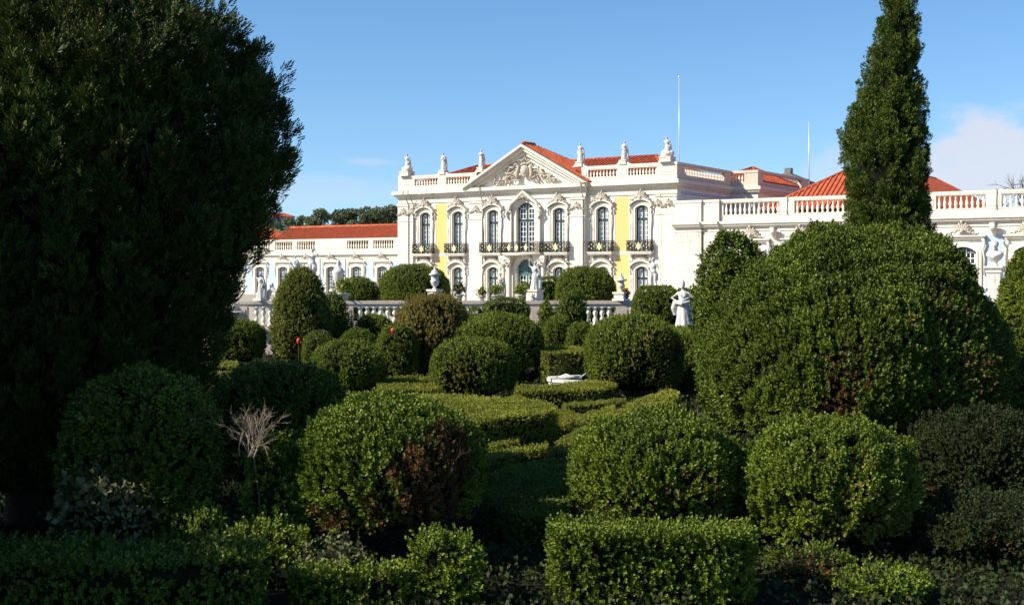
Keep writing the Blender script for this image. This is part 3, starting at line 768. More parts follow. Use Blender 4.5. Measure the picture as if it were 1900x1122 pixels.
def right_wing():
    rt = empty('palace_wing', tuple(Vector((1.52,119.49,GZ))+Matrix.Rotation(PA,3,'Z') @ Vector((15.8,0,0))), 'single storey palace wing with open parapet and pale blue panels, right of the main front', 'palace wing', PA)
    L = (0,0,-GZ); o = -15.8                   # the figures below are measured from the middle of the palace
    X = lambda u: u+o
    ops = [22.9,27.3,31.7,36.1,40.5,45.25]; w = 1.95; op = (1.5, 6.12, .42)
    mb = MB(); wall(mb, X(15.85), X(56), GZ-.3, 8.0, 0, .5, [(X(u), w, [op]) for u in ops]); mb.box(X(15.85),X(56),.5,15,GZ-.3,8.0)
    mb.build('facade_wall', M['plaster'], rt, L)
    pl = MB()
    for a, b, y in ((15.86,18.35,-.5),(18.5,19.95,-.3),(24.6,25.5,-.06)):
        pl.box(X(a), X(b), y, 0, GZ-.3, 8.0); pl.box(X(a)-.04, X(b)+.04, y-.07, 0, GZ, 1.9)
        if y < -.1:
            for k in range(11): pl.box(X(a)+.12, X(b)-.12, y-.028, y, 2.1+.53*k, 2.1+.53*k+.49)
    pl.each('pier', M['stone'], rt, L)
    co = MB()
    for (d, z0, z1) in ((.08,7.7,7.86),(.2,8.0,8.16),(.38,8.162,8.34),(.52,8.342,8.58)):
        co.box(X(20.0), X(56), -d, .2, z0, z1); co.box(X(15.84)-d*.4, X(18.4), -.5-d, .2, z0, z1+.002); co.box(X(18.402), X(19.998), -.3-d, .2, z0, z1+.001)
    co.build('cornice', M['stone'], rt, L)
    zb, zr, zt = 8.58, 10.28, 10.5
    parapet(rt, [(X(a),X(b)) for a, b in ((20.25,25.4),(26.7,31.5),(32.8,37.2),(38.4,42.2),(43.35,48),(49.2,54))], X(20.0), X(56), -.02, zb, zr, zt, wd=.4, spacing=.43, rmul=1.25)
    mb = MB(); mb.box(X(15.86),X(18.35),-.5,-.1,zb,zr-.002); mb.box(X(18.36),X(19.95),-.3,.1,zb,zr-.003); mb.box(X(15.8),X(18.42),-.56,.3,zr,zt); mb.box(X(18.43),X(20.0),-.36,.3,zr,zt-.002)
    mb.box(X(16.1),X(18.1),-.53,-.5,zb+.5,zr-.25); mb.build('parapet', M['stone'], rt, L)
    bp = MB()
    for u in (20.6,25.05,29.5,33.9,38.3,42.87,47.6): bp.box(X(u)-.72, X(u)+.72, -.022, 0, 1.6, 7.05)
    bp.each('blue_panel', M['blue'], rt, L)
    sm = MB(); h = op[1]-op[0]; sw = .42
    sm.ring(arch(w+2*sw,h+sw,.5), arch(w,h,.42), -.14, .02, closed=False); sm.ring(arch(w+.3,h+.13,.45), arch(w+.02,h,.42), -.2, -.1, closed=False)
    sm.box(-w/2-.75, w/2+.75, -.42, 0, h+.78, h+.9); sm.box(-w/2-.62, w/2+.62, -.28, 0, h+.62, h+.778)
    for s in (-1,1): sm.tube([(s*1.55,-.12,h-2.2),(s*1.62,-.14,h-1.0),(s*1.52,-.2,h-.2),(s*1.66,-.24,h+.3),(s*1.5,-.3,h+.6)], [.05,.07,.1,.08,.14], 6)
    me = sm.mesh('surround', M['stone']); cr = [rocaille(2.3,1.15,80+k,.34).mesh('crest', M['carved']) for k in range(2)]
    for i, u in enumerate(ops):
        f = make_window(rt, w, h, .42, 3.15, (X(u), .3, op[0]-GZ), rows=.5) if i == 0 else copy_tree(f0, rt)
        if i == 0: f0 = f
        f.location = (X(u), .3, op[0]-GZ)
        a = link('surround', me, rt, (X(u),0,op[0]-GZ)); link('crest', cr[i%2], a, (0,-.25,h+.86))
    br = MB().tube([(0,0,-.55),(0,-.35,-.2),(0,-.6,.1),(0,-.5,.35)], [.1,.22,.3,.36], 9); br.ell((0,-.75,.1),(.2,.16,.2)); brm = br.mesh('bracket', M['stone'])
    for u in (25.05,33.9,42.87): link('bracket', brm, rt, (X(u),0,7.5-GZ))
    rf = MB(); A,Bq,C,D = (X(22.8),2,9.6),(X(37.2),2,9.6),(X(37.2),40,9.6),(X(22.8),40,9.6); E,G = (X(30),9,14.0),(X(30),33,14.0)
    slope(rf,A,Bq,E,E); slope(rf,Bq,C,G,E); slope(rf,C,D,G,G); slope(rf,D,A,E,G)
    for p, q in ((E,G),(A,E),(Bq,E),(C,G),(D,G)): rf.tube([p, q], .17, 6)
    rf.build('roof', M['tile'], rt, L)
    fl = MB(); fl.box(X(15.9), X(56), .55, 20, 8.6, 8.75); fl.build('roof_terrace', M['gravel'], rt, L)
    sp = MB(); 
    for u in (26.1,43.0): sp.tube([(X(u),-.1,9.0),(X(u),-.12,10.6)], .04, 6)
    sp.each('downpipe', M['pipe'], rt, L)
right_wing()

def left_wing():
    rt = empty('palace_wing', (-15.07,165,GZ), 'low palace wing with long red tiled roof, half hidden by the dark left tree', 'palace wing', PA)
    L = (0,0,-GZ); ops = [-2.74-4.52*k for k in range(8)]; w = 1.85; op = (1.3,5.0,.25)
    mb = MB(); wall(mb, -38, 8, GZ-.3, 6.5, 0, .5, [(u, w, [op]) for u in ops]); mb.box(-38, 8, .5, 12, GZ-.3, 6.5); mb.build('facade_wall', M['plaster'], rt, L)
    co = MB()
    for (d, z0, z1) in ((.08,6.1,6.25),(.2,6.5,6.62),(.36,6.622,6.85)): co.box(-38, 8, -d, .2, z0, z1)
    for u in (-9.5,-14.1): co.box(u-.22,u+.22,-.12,0,GZ,6.1)
    co.build('cornice', M['stone'], rt, L)
    panels = [(-4.35+4.5*k,-.75+4.5*k) for k in (0,)]+[(-9.0,-5.1),(-18.2,-14.7),(-22.4,-19),(-26.8,-23.3),(0.4,4.5)]
    parapet(rt, panels, -38, 8, -.02, 6.85, 8.62, 8.85, wd=.35, spacing=.42, rmul=1.15)
    bp = MB()
    for k in range(8): 
        u = -.48-4.52*k
        bp.box(u-.72, u+.72, -.02, 0, 1.4, 5.6)
    bp.each('blue_panel', M['blue'], rt, L)
    sm = MB(); h = op[1]-op[0]; sw = .36
    sm.ring(arch(w+2*sw,h+sw,.3), arch(w,h,.25), -.14, .02, closed=False); sm.box(-w/2-.6,w/2+.6,-.34,0,h+.62,h+.76); sm.prism([(-1.3,h+.762),(-.5,h+1.05),(-.35,h+1.35),(.35,h+1.35),(.5,h+1.05),(1.3,h+.762)], -.2, 0)
    for s in (-1,1): sm.tube([(s*1.4,-.1,h-1.5),(s*1.5,-.14,h-.4),(s*1.38,-.2,h+.2),(s*1.5,-.26,h+.55)], [.05,.1,.08,.14], 6)
    me = sm.mesh('surround', M['stone']); cr = rocaille(1.6,.8,91,.3).mesh('crest', M['carved'])
    for i, u in enumerate(ops):
        f = make_window(rt, w, h, .25, 2.35, (u,.3,op[0]-GZ), rows=.55) if i == 0 else copy_tree(f0, rt)
        if i == 0: f0 = f
        f.location = (u, .3, op[0]-GZ)
        a = link('surround', me, rt, (u,0,op[0]-GZ)); link('crest', cr, a, (0,-.2,h+1.1))
    rf = MB(); slope(rf, (-24.6,.9,8.5), (8,.9,8.5), (8,5.4,10.75), (-24.6,5.4,10.75)); slope(rf, (8,9.9,8.5), (-24.6,9.9,8.5), (-24.6,5.4,10.75), (8,5.4,10.75)); rf.tube([(-24.6,5.4,10.8),(8,5.4,10.8)], .2, 6)
    hiproof(rf, -38, -24.7, .7, 10.2, 8.45, 10.85)
    rf.build('roof', M['tile'], rt, L)
left_wing()
# ------------------------------------------------------------------ statues, urns, terrace
def remeshed(name, mb, mat, voxel=.035):
    me = mb.mesh(name, mat); o = bpy.data.objects.new('tmp', me); COL.objects.link(o)
    r = o.modifiers.new('r', 'REMESH'); r.mode = 'VOXEL'; r.voxel_size = voxel; r.use_smooth_shade = True
    sm = o.modifiers.new('s', 'SMOOTH'); sm.iterations = 2; sm.factor = .4
    dg = bpy.context.evaluated_depsgraph_get(); dg.update()
    out = bpy.data.meshes.new_from_object(o.evaluated_get(dg)); out.name = name
    out.materials.clear(); out.materials.append(mat)
    bpy.data.objects.remove(o); bpy.data.meshes.remove(me)
    return out
def limb(mb, pts, rad): mb.tube(pts, rad, 9); [mb.ell(p, (r,r,r), 0, 9, 6) for p, r in zip(pts, rad)]
def figure(seed, pose='hips', robe=True, H=1.78, voxel=.035, mat='marble'):
    """A draped standing figure, one continuous surface, facing -y."""
    rg = random.Random(seed); mb = MB(); k = rg.randint(6, 9); ph = rg.random()*6; lean = rg.uniform(-.05,.05)
    prof = [(.30,0),(.28,.12),(.24,.4),(.215,.7),(.205,.88),(.16,1.06)] if robe else [(.12,.86),(.17,.9),(.175,.95),(.16,1.06)]
    n = 32; vs = []; fs = []
    for i, (r, z) in enumerate(prof):
        amp = .13*(1-z/1.1) if robe else 0
        for j in range(n):
            a = 2*PI*j/n; rr = r*(1+amp*math.cos(k*a+ph+1.5*z)+.05*math.cos(3*a+ph))
            vs.append((rr*math.cos(a)*1.05+lean*z, rr*math.sin(a)*.85, z))
    for i in range(len(prof)-1):
        for j in range(n): q = (j+1)%n; fs.append((i*n+j, i*n+q, (i+1)*n+q, (i+1)*n+j))
    fs += [tuple(range(n-1,-1,-1)), tuple(range((len(prof)-1)*n, len(prof)*n))]; mb.add(vs, fs)
    if not robe:
        limb(mb, [(-.1,0,.92),(-.13,-.06,.5),(-.12,.0,.08),(-.12,-.12,.04)], [.095,.072,.05,.045])
        limb(mb, [(.1,0,.92),(.17,-.08,.52),(.22,.06,.09),(.23,-.06,.04)], [.095,.072,.05,.045])
        mb.tube([(-.2,.12,1.4),(-.3,.15,.9),(-.25,.14,.3),(-.2,.12,0)], [.07,.12,.13,.16], 9)
    x = lean
    mb.lathe([(.155,1.02),(.165,1.12),(.19,1.28),(.205,1.38),(.15,1.46),(.07,1.5),(.06,1.58)], (x,0,0), 16, sx=1.08, sy=.72)
    for s in (-1,1): mb.ell((x+s*.08,-.11,1.3),(.075,.06,.075))
    hx = x+rg.uniform(-.04,.04); mb.ell((hx,-.02,1.67),(.082,.10,.118)); mb.ell((hx,.06,1.73),(.095,.09,.09)); mb.ell((hx,.13,1.68),(.05,.05,.05)); mb.ell((hx,-.125,1.655),(.02,.03,.028)); mb.ell((hx,-.09,1.6),(.04,.04,.035))
    sl, sr = (x-.2,0,1.4), (x+.2,0,1.4); A = [.062,.05,.036,.04]
    P = {'hips': [[sl,(x-.34,-.02,1.15),(x-.2,-.18,1.02),(x-.14,-.2,1.0)],[sr,(x+.36,.02,1.16),(x+.22,-.1,.98),(x+.16,-.16,.96)]],
         'raise': [[sl,(x-.4,-.05,1.5),(x-.36,-.12,1.8),(x-.34,-.14,1.9)],[sr,(x+.34,.0,1.16),(x+.3,-.14,.92),(x+.29,-.17,.85)]],
         'horn': [[sl,(x-.3,-.12,1.2),(x-.12,-.24,1.3),(x-.04,-.26,1.36)],[sr,(x+.42,-.02,1.42),(x+.3,-.14,1.68),(x+.2,-.2,1.72)]],
         'cross': [[sl,(x-.28,-.1,1.14),(x-.02,-.24,1.16),(x+.06,-.25,1.2)],[sr,(x+.3,-.08,1.12),(x+.1,-.24,1.08),(x+.02,-.26,1.1)]],
         'clasp': [[sl,(x-.46,-.02,1.2),(x-.22,-.18,1.08),(x-.04,-.24,1.1)],[sr,(x+.5,.02,1.16),(x+.3,-.14,1.22),(x+.08,-.24,1.14)]],
         'down': [[sl,(x-.29,.02,1.12),(x-.33,-.06,.86),(x-.33,-.08,.78)],[sr,(x+.3,.03,1.13),(x+.38,-.04,.88),(x+.42,-.06,.8)]]}[pose]
    for a in P:
        limb(mb, a, A); hnd = Vector(a[-1]); d = (Vector(a[-1])-Vector(a[-2])).normalized(); sd = d.cross(Vector((0,1,0))).normalized()
        for f in range(4): mb.tube([hnd+sd*(f-1.5)*.02, hnd+sd*(f-1.5)*.022+d*(.07+.01*(f in (1,2)))+Vector((0,-.02,0))], [.014,.01], 6)
        mb.tube([hnd-sd*.03, hnd-sd*.06+d*.04], [.014,.011], 6)
    mb.tube([(x-.2,-.06,1.43),(x-.05,-.17,1.2),(x+.16,-.13,1.0),(x+.24,.0,.8),(x+.22,.1,.45)], [.06,.075,.085,.09,.06], 9)   # mantle
    if robe: mb.tube([(x+.2,.1,1.4),(x+.26,.14,1.0),(x+.3,.12,.5),(x+.28,.1,.05)], [.06,.1,.12,.13], 9)
    if pose == 'clasp':
        mb.tube([(x-.34,.02,1.1),(x-.38,.0,.8),(x-.34,.02,.5)], [.08,.13,.07], 8); mb.lathe([(.1,0),(.085,.1),(.05,.17),(.01,.22)], (hx,.0,1.75), 10); mb.tube([(x-.3,-.12,1.02),(x,-.25,.98),(x+.3,-.12,1.06)], [.07,.1,.07], 8)
    me = remeshed('figure', mb, M[mat], voxel); s = H/1.78; me.transform(Matrix.Scale(s, 4))
    return me
def plinth(h, w, base=True):
    mb = MB(); mb.box(-w/2,w/2,-w/2,w/2,0,h)
    if base: mb.box(-w/2-.06,w/2+.06,-w/2-.06,w/2+.06,0,h*.18+.02); mb.box(-w/2-.05,w/2+.05,-w/2-.05,w/2+.05,h-.09,h+.004)
    return mb
def statue(loc, label, pose, seed, H, ph=0, pw=.6, rz=PA, robe=True, mat='marble', group=None, pmat='stone', voxel=.035):
    t = empty('statue', loc, label, 'statue', rz, group)
    link('figure', figure(seed, pose, robe, H, voxel, mat), t, (0,0,ph))
    if ph: plinth(ph, pw).build('pedestal', M[pmat], t)
    return t
PO = Vector((1.52,119.49,0)); PR = Matrix.Rotation(PA,3,'Z')
def roofpt(u, y, z): return tuple(PO+PR @ Vector((u, y, z)))
GR = 'statues along the roof parapet of the palace'
def footed(me, lumps, seed):
    rg = random.Random(seed); mb = MB()
    for k in range(lumps): a = rg.random()*6.28; mb.ell((math.cos(a)*.42, math.sin(a)*.22, .12+rg.random()*.3), (.16+.16*rg.random(), .16, .12+.2*rg.random()))
    return mb
for u, pose, lab, ped, sd in ((-14.85,'raise','white statue group with raised arm on the left corner of the palace roof',.5,1),
                          (-10.2,'cross','small white roof statue above the left yellow wall panel, arms folded',.42,2),
                          (-5.55,'horn','white roof statue just left of the sloping pediment edge',.5,3),
                          (5.7,'down','slim white roof statue just right of the sloping pediment edge',.5,4),
                          (10.35,'hips','white roof statue above the right yellow wall panel, hand on hip',.42,5),
                          (14.75,'raise','tall white statue group on the right corner of the palace roof beside the flagpole',.5,6)):
    big = abs(u) > 14
    t = statue(roofpt(u,.2,14.03), lab, pose, sd, 1.75 if not big else 1.8, ped, .62 if not big else 1.1, group=GR, voxel=.05)
    fl = plinth(.01, 1.0, False)
    sk = MB()
    for s in (-1,1): sk.prism([(s*.3,.0),(s*.85,.0),(s*.62,.1),(s*.42,.34),(s*.3,.42)] if s > 0 else [(s*.3,.42),(s*.42,.34),(s*.62,.1),(s*.85,0),(s*.3,0)], -.2, .2)
    link('scroll_foot', sk.mesh('scroll_foot', M['stone']), t)
    if big:
        rb = footed(None, 14, sd); link('trophy', remeshed('trophy', rb, M['marble'], .05), t, (0,0,ped))

# upper terrace balustrade facing the parterre
YB = 60.0
def X60(px): return (px-CX)/F*YB
tb = empty('terrace_balustrade', (0,YB,0), 'weathered stone balustrade with stout balusters along the edge of the upper terrace', 'balustrade')
mb = MB(); x0, x1 = X60(440), X60(1300)
mb.box(x0, x1, -.02, .5, 0, 1.18); mb.box(x0, x1, -.10, .56, 1.182, 1.36); mb.box(x0, x1, -.06, .5, 1.362, 1.48)
mb.build('base_wall', M['oldstone'], tb)
mb = MB(); mb.box(x0-.1, x1, -.09, .34, 2.54, 2.70); mb.box(x0-.1, x1, -.045, .30, 2.40, 2.538); mb.build('handrail', M['oldstone'], tb)
piers = [447, 636, 805, 995, 1155]
for p in piers:
    mb = MB(); w = .32 if p != 636 else .5
    mb.box(X60(p)-w, X60(p)+w, -.08, .32, 1.485, 2.398); mb.box(X60(p)-w+.1, X60(p)+w-.1, -.105, -.08, 1.6, 2.28); mb.build('pier', M['oldstone'], tb)
bm = MB().lathe([(.15,0),(.15,.07),(.09,.10),(.08,.14),(.125,.24),(.12,.32),(.075,.42),(.07,.46),(.075,.50),(.12,.60),(.125,.68),(.08,.79),(.09,.83),(.15,.86),(.15,.916)], n=10).mesh('baluster', M['baluster'])
x = x0+.25; nb = 0
while x < x1-.1:
    if all(abs(x-X60(p)) > (.46 if p != 636 else .64) for p in piers): link('baluster', bm, tb, (x,.10,1.482)); nb += 1
    x += .335
# end pier, turned with the palace, and the stepped block beside it
ep = MB(); c = X60(428)
def rbox(mb, cx, cy, hw, hd, z0, z1, a=PA):
    ca, sa = math.cos(a), math.sin(a); mb.flat([(cx+ca*dx-sa*dy, cy+sa*dx+ca*dy) for dx, dy in ((-hw,-hd),(hw,-hd),(hw,hd),(-hw,hd))], z0, z1)
rbox(ep, c, .15, .36, .5, 0, 2.2); rbox(ep, c, .15, .44, .58, 2.202, 2.44); rbox(ep, c-.55, -.5, .6, .5, 0, .95); ep.build('end_pier', M['stone'], tb)
# bowl in front of the end of the balustrade
def ground(p):
    x, y, z = p
    if 59.8 < y < 60.7: return (x, 60.12, 2.70), 0.0
    g = GZ if y > 60.7 else 0.0
    return (x, y, g), z-g
def urn(name, loc, label, prof, mat, ph=.0, pw=.5, cat='urn', rz=PA, group=None, n=18):
    if loc[1] > 59.8: loc, e = ground(loc); ph += e
    t = empty(name, loc, label, cat, rz, group)
    MB().lathe(prof, (0,0,ph), n).build('vase', M[mat], t)
    if ph: plinth(ph, pw).build('pedestal', M['stone' if mat != 'oldstone' else 'oldstone'], t)
    return t
urn('stone_bowl', (X60(441),59.2,1.2), 'shallow white stone bowl in front of the left end of the terrace balustrade', [(.14,0),(.09,.1),(.08,.22),(.2,.3),(.42,.42),(.46,.5),(.4,.5)], 'stone', .5, .3, 'bowl')
def upt(px, row, Y): return at(px, row, Y)
UR = [(.2,0),(.2,.06),(.11,.12),(.12,.2),(.27,.34),(.33,.55),(.36,.62),(.29,.66),(.3,1.0),(.44,1.05),(.46,1.14),(.3,1.2),(.24,1.36),(.12,1.44),(.07,1.5),(.1,1.58),(.02,1.66)]
sc = lambda P, a, b: [(r*a, z*b) for r, z in P]
urn('lidded_urn', upt(807,553,60.2), 'large lidded stone urn on a block, in front of the palace left yellow panel', sc(UR,.62,.66), 'greystone', .55, .5)
urn('lidded_urn', upt(1152,557,60.2), 'slender pale urn with lid on the balustrade pier right of the large dome shrub', [(.16,0),(.16,.05),(.07,.1),(.08,.16),(.19,.26),(.2,.34),(.15,.4),(.17,.52),(.3,.56),(.3,.6),(.14,.64),(.13,.74),(.05,.8),(.08,.86),(.02,.94)], 'stone', .42, .52)
urn('stone_urn', upt(628,548,66), 'tall pale stone vase with a small figure on its lid, by the lime green shrub', [(.22,0),(.22,.1),(.12,.2),(.15,.3),(.29,.55),(.32,.9),(.35,1.0),(.27,1.04),(.24,1.14),(.11,1.2),(.07,1.3),(.10,1.4),(.08,1.52),(.05,1.6),(.015,1.66)], 'greystone', .3, .6)
TS = [((992,557,60.9),'raise',11,1.38,.52,.62,True,'greystone','grey statue with a raised arm on the balustrade pier before the palace door'),
      ((1212,545,66),'hips',12,1.62,.3,.6,False,'greystone','weathered statue with hand on hip above the square shrub right of the balustrade'),
      ((579,528,70),'horn',13,1.75,.3,.6,False,'greystone','tall weathered statue blowing a horn, seen above the pointed yew'),
      ((548,522,70),'cross',14,1.15,.3,.6,True,'greystone','small seated looking stone figure just left of the horn blower above the yew'),
      ((484,557,60.2),'raise',15,1.2,.12,.4,True,'marble','slender white statue standing on the left end of the terrace balustrade'),
      ((845,600,57),'down',16,1.35,.1,.5,True,'marble','white statue half swallowed by the brown shrub at the balustrade'),
      ((929,557,78),'cross',18,1.5,.2,.5,True,'carved','brownish statue standing before the palace door columns')]
for p, pose, sd, H, ph, pw, rb, mt, lab in TS:
    q, e = ground(at(*p)); statue(q, lab, pose, sd, H, ph+e, pw, PA, rb, mt, voxel=.035)
statue((at(1268,608,50)[0],50,0), 'large white robed statue with elbows out, on the clipped hedge beside the huge shrub', 'clasp', 21, 1.78, at(1268,608,50)[2], .7, -.35, True, 'marble', voxel=.025)
# winged seahorse-like low sculpture on the rail
t = MB(); t.tube([(-.35,0,.1),(-.2,0,.45),(0,0,.55),(.2,0,.42),(.42,0,.5)], [.1,.13,.12,.09,.04], 9); t.ell((-.08,0,.75),(.1,.1,.13)); t.tube([(-.08,0,.5),(-.08,0,.72)], [.12,.08], 8); t.tube([(-.35,0,.0),(-.32,0,.2)], .08, 8); t.tube([(.25,0,0),(.22,0,.4)], .07, 8); t.box(-.5,.5,-.15,.15,0,.08)
o = link('sculpture', remeshed('sculpture', t, M['marble'], .03), None, (at(507,557,60.2)[0],60.12,2.70), PA); tag(o, 'low white crouching animal sculpture on the balustrade beside the slender white statue', 'sculpture')
# bust on a tapering pillar by the right wing
bx, by, _ = at(1846,508,90)
b = empty('bust', (bx,by,GZ), 'white marble bust on a tall tapering pillar before a pale blue wall panel', 'bust', PA)
pp = MB(); pp.flat([(-.5,-.5),(.5,-.5),(.5,.5),(-.5,.5)], 0, .4)
for (w0,w1,z0,z1) in ((.30,.48,.4,3.0),(.56,.56,3.002,3.14),(.5,.62,3.142,3.32),(.66,.66,3.322,3.46)):
    pp.add([(-w0,-w0,z0),(w0,-w0,z0),(w0,w0,z0),(-w0,w0,z0),(-w1,-w1,z1),(w1,-w1,z1),(w1,w1,z1),(-w1,w1,z1)], [(0,3,2,1),(4,5,6,7),(0,1,5,4),(1,2,6,5),(2,3,7,6),(3,0,4,7)])
pp.build('pillar', M['marble'], b)
hb = MB(); hb.lathe([(.26,0),(.2,.1),(.14,.22),(.2,.32),(.42,.5),(.55,.75),(.56,.95),(.4,1.08),(.2,1.14),(.18,1.25)], n=16, sx=1.1, sy=.7); hb.ell((0,-.06,1.48),(.25,.28,.34)); hb.ell((0,.04,1.6),(.28,.28,.26)); hb.ell((0,-.34,1.44),(.05,.08,.08)); hb.ell((0,-.24,1.26),(.12,.12,.09)); hb.tube([(-.5,-.2,.8),(0,-.4,.65),(.5,-.2,.95)], [.1,.14,.1], 8)
link('figure', remeshed('figure', hb, M['marble'], .04), b, (0,0,3.46))
# potted plants along the rail
def potted(px, row, Y, s, label, mat='lime', seed=1):
    t = empty('potted_plant', (at(px,row,60.2)[0],60.12,2.70), label, 'potted plant'); MB().lathe([(.16*s,0),(.2*s,.1*s),(.3*s,.3*s),(.36*s,.34*s),(.36*s,.4*s),(.3*s,.4*s)], n=12).build('pot', M['stone' if mat != 'rust' else 'terracotta'], t)
    rg = np.random.default_rng(seed); p = rg.normal(0,1,(90,3)); p = unit(p)*rg.random((90,1))**.5*np.array([.42,.42,.4])*s+np.array([0,0,.62*s])
    V, own = sprigs(p, rg.normal(0,.4,(90,3))+np.array([0,0,.8]), np.full(90,.26*s), T_BOX4, rg); link('foliage', leafmesh('foliage', V, np.zeros(len(own),int), [M[mat]]), t)
potted(894,556,60.8,.6,'potted shrub in a white bowl on the balustrade left of the door, smaller of two','lime',1)
potted(921,556,61,.7,'potted yellow green plant in a wide white bowl on the balustrade before the door column','lime',2)
potted(965,556,62,.72,'wide stone planter of yellow green leaves before the palace door','lime',3)
potted(851,556,62,.75,'potted grey green plant on the balustrade beside the lidded urn dome','varieg',4)
potted(1160,557,61,.55,'small terracotta pot with an orange plant beside the slender urn','rust',5)
potted(638,553,63,.95,'low lime green shrub spilling from a stone basin beside the small dome','lime',6)

# fountain edge in the middle of the parterre
fx, fy, fz = at(1092,703,43)
ft = empty('fountain_basin', (fx,fy,0), 'pale stone fountain basin edge between the clipped balls in the middle of the garden', 'fountain')
mb = MB()
for k in range(6):
    a0, a1 = PI*(.55+.30*k), PI*(.55+.30*(k+.93)); n = 8
    out = [(1.45*math.cos(a0+(a1-a0)*i/n)*(1.0), 1.25*math.sin(a0+(a1-a0)*i/n)) for i in range(n+1)]; inn = [(x*.78, y*.74) for x, y in out]
    mb.flat(out+inn[::-1], .3, .4+.02*(k%2)); mb.flat([(x*.96,y*.96) for x, y in out]+[(x*1.05,y*1.05) for x, y in inn][::-1], 0, .279)
mb.build('rim', M['marble'], ft)
mb = MB(); mb.ell((-.75,-.55,.46),(.3,.1,.07)); mb.tube([(-1.1,-.5,.44),(-.8,-.45,.54),(-.5,-.5,.46)], [.03,.06,.03], 8); mb.tube([(-.3,-.4,.45),(-.05,-.35,.62),(.1,-.35,.5)], [.03,.04,.03], 8)
link('spout_figure', remeshed('spout_figure', mb, M['marble'], .03), ft)
w = MB(); w.flat([(1.1*math.cos(a*PI/12),.9*math.sin(a*PI/12)) for a in range(24)], .02, .2); wm = plain('still_water',(.02,.03,.03),.05,0,.1,3,.6); w.build('water', wm, ft)
# red lanterns on stakes
for px, row, Y, hs, lab in ((563,612,51.5,.6,'red garden lantern before the dark side of the pointed yew'),(647,610,55,.8,'red garden lantern beside the dark bush left of the balustrade'),(554,633,50.5,.95,'red garden lantern on a tall thin stake at the lit foot of the yew'),(589,652,48,.6,'red garden lantern beside the small clipped ball'),(729,615,44.5,.5,'red garden lantern on the brown topped shrub')):
    x, y, z = at(px,row,Y); t = empty('garden_lantern', (x,y,max(0,z-hs-.3)), lab, 'lantern', group='red lanterns on stakes')
    h = z-max(0,z-hs-.3); MB().tube([(0,0,0),(0,0,h-.1)], .014, 5).build('stake', M['darktwig'], t); MB().lathe([(.03,-.14),(.06,-.07),(.085,.02),(.075,.08),(.04,.12),(.015,.14)], (0,0,h), 10).build('lamp_head', M['red'], t)
# poles
x, y, z = at(1260,300,121); t = empty('flagpole', (x,y,12.2), 'thin pale flagpole rising behind the right corner of the palace roof', 'flagpole'); MB().tube([(0,0,0),(0,0,4),(0,0,at(1260,143,y)[2]-12.2)], [.05,.04,.025], 8).build('pole', M['steel'], t); MB().ell((0,0,at(1260,143,y)[2]-12.2),(.1,.1,.1)).build('finial', M['gold'], t)
x, y, z = at(1501,345,139); t = empty('mast', (x,y,z-1.5), 'slim mast standing on the dark rear gable of the palace', 'mast'); MB().tube([(0,0,0),(0,0,at(1501,225,139)[2]-z+1.5)], [.07,.04], 8).build('pole', M['steel'], t); MB().tube([(0,0,0),(0,0,1.4)], .16, 8).build('socket', M['greystone'], t)
# ------------------------------------------------------------------ ground
g = MB(); g.add([(-4000,-400,0),(4000,-400,0),(4000,6000,0),(-4000,6000,0)], [(0,1,2,3)]); o = g.build('ground', M['soil']); tag(o, kind='structure')
g = MB(); g.flat([(X60(420)-.2,60.05),(400,60.05),(400,1500),(-400,1500),(-400,70),(X60(420)-.2,70)], .02, GZ); o = g.build('terrace_ground', M['gravel']); tag(o, kind='structure')
# wooded rise beyond the palace
hb = MB(); rg = random.Random(8); P = [(-420+30*k, 4.5+5.5*math.sin(k*.35+.8)**2+rg.random()*1.5) for k in range(29)]
vs = []; fs = []
for k, (x, h) in enumerate(P): vs += [(x,300,GZ-.5),(x,345,GZ+h*.8),(x,420,GZ+h),(x,600,GZ+h*.7)]
for k in range(len(P)-1):
    for j in range(3): fs.append((k*4+j,(k+1)*4+j,(k+1)*4+j+1,k*4+j+1))
hb.add(vs, fs, 0, True); o = hb.build('hills', M['hill']); tag(o, kind='structure')

# ------------------------------------------------------------------ clipped balls, near to far
B = ball
def forked(o, rx, ry, rz):
    rg = np.random.default_rng(3); mb = MB()
    for k in range(6): twigs(mb, (.2+.2*rg.normal(), -.1*k/3, .05), (rg.normal(0,.4)+.1, -.3, .9), .7, .035, 2, rg, 0, .45)
    for k in range(10): twigs(mb, (.42+.26*rg.normal(), -ry*.62, rz*rg.uniform(.35,1.0)), (rg.normal(0,.35), .05, .9), .36, .009, 2, rg, 1, .4)
    mb.build('branch', [M['bark'], M['darktwig']], o)
def stub(o, rx, ry, rz):
    rg = np.random.default_rng(5); mb = MB()
    for k in range(5): twigs(mb, (.05*rg.normal(), .03*rg.normal(), 0), (rg.normal(0,.5), rg.normal(0,.4)-.25, .8), 1.0, .04, 2, rg, 0, .5)
    mb.build('stem', [M['bark'], M['twig']], o)
B('topiary_ball', 545, 890, 752, 17.3, 'ragged green ball shrub left of centre with a dead brown hollow on its right side', seed=1, e=2.25, cfreq=9.0, camp=1.0, up=.85, mat='box', dens=760, size=.13, tpls=T_BOX, zb=.3, lump=.08,
  browns=[(820,870,72,.9,.3),(800,950,60,.8,.3),(620,985,40,.6,.3),(730,950,50,.6,.2)], gaps=.16, jag=.13, stem=forked, lfreq=2.2, bmat='brown')
B('topiary_ball', 1064, 1374, 768, 18.6, 'dense rounded green shrub standing behind the low lit hedge at bottom right of centre', seed=2, e=2.0, ez=2.0, cfreq=9.0, camp=1.0, up=.85, mat='box', dens=760, size=.13, tpls=T_BOX, zb=.12, lump=.07,
  browns=[(1290,930,60,.25,.45),(1180,985,60,.25,.4)], gaps=.16, jag=.13, stem=stub)
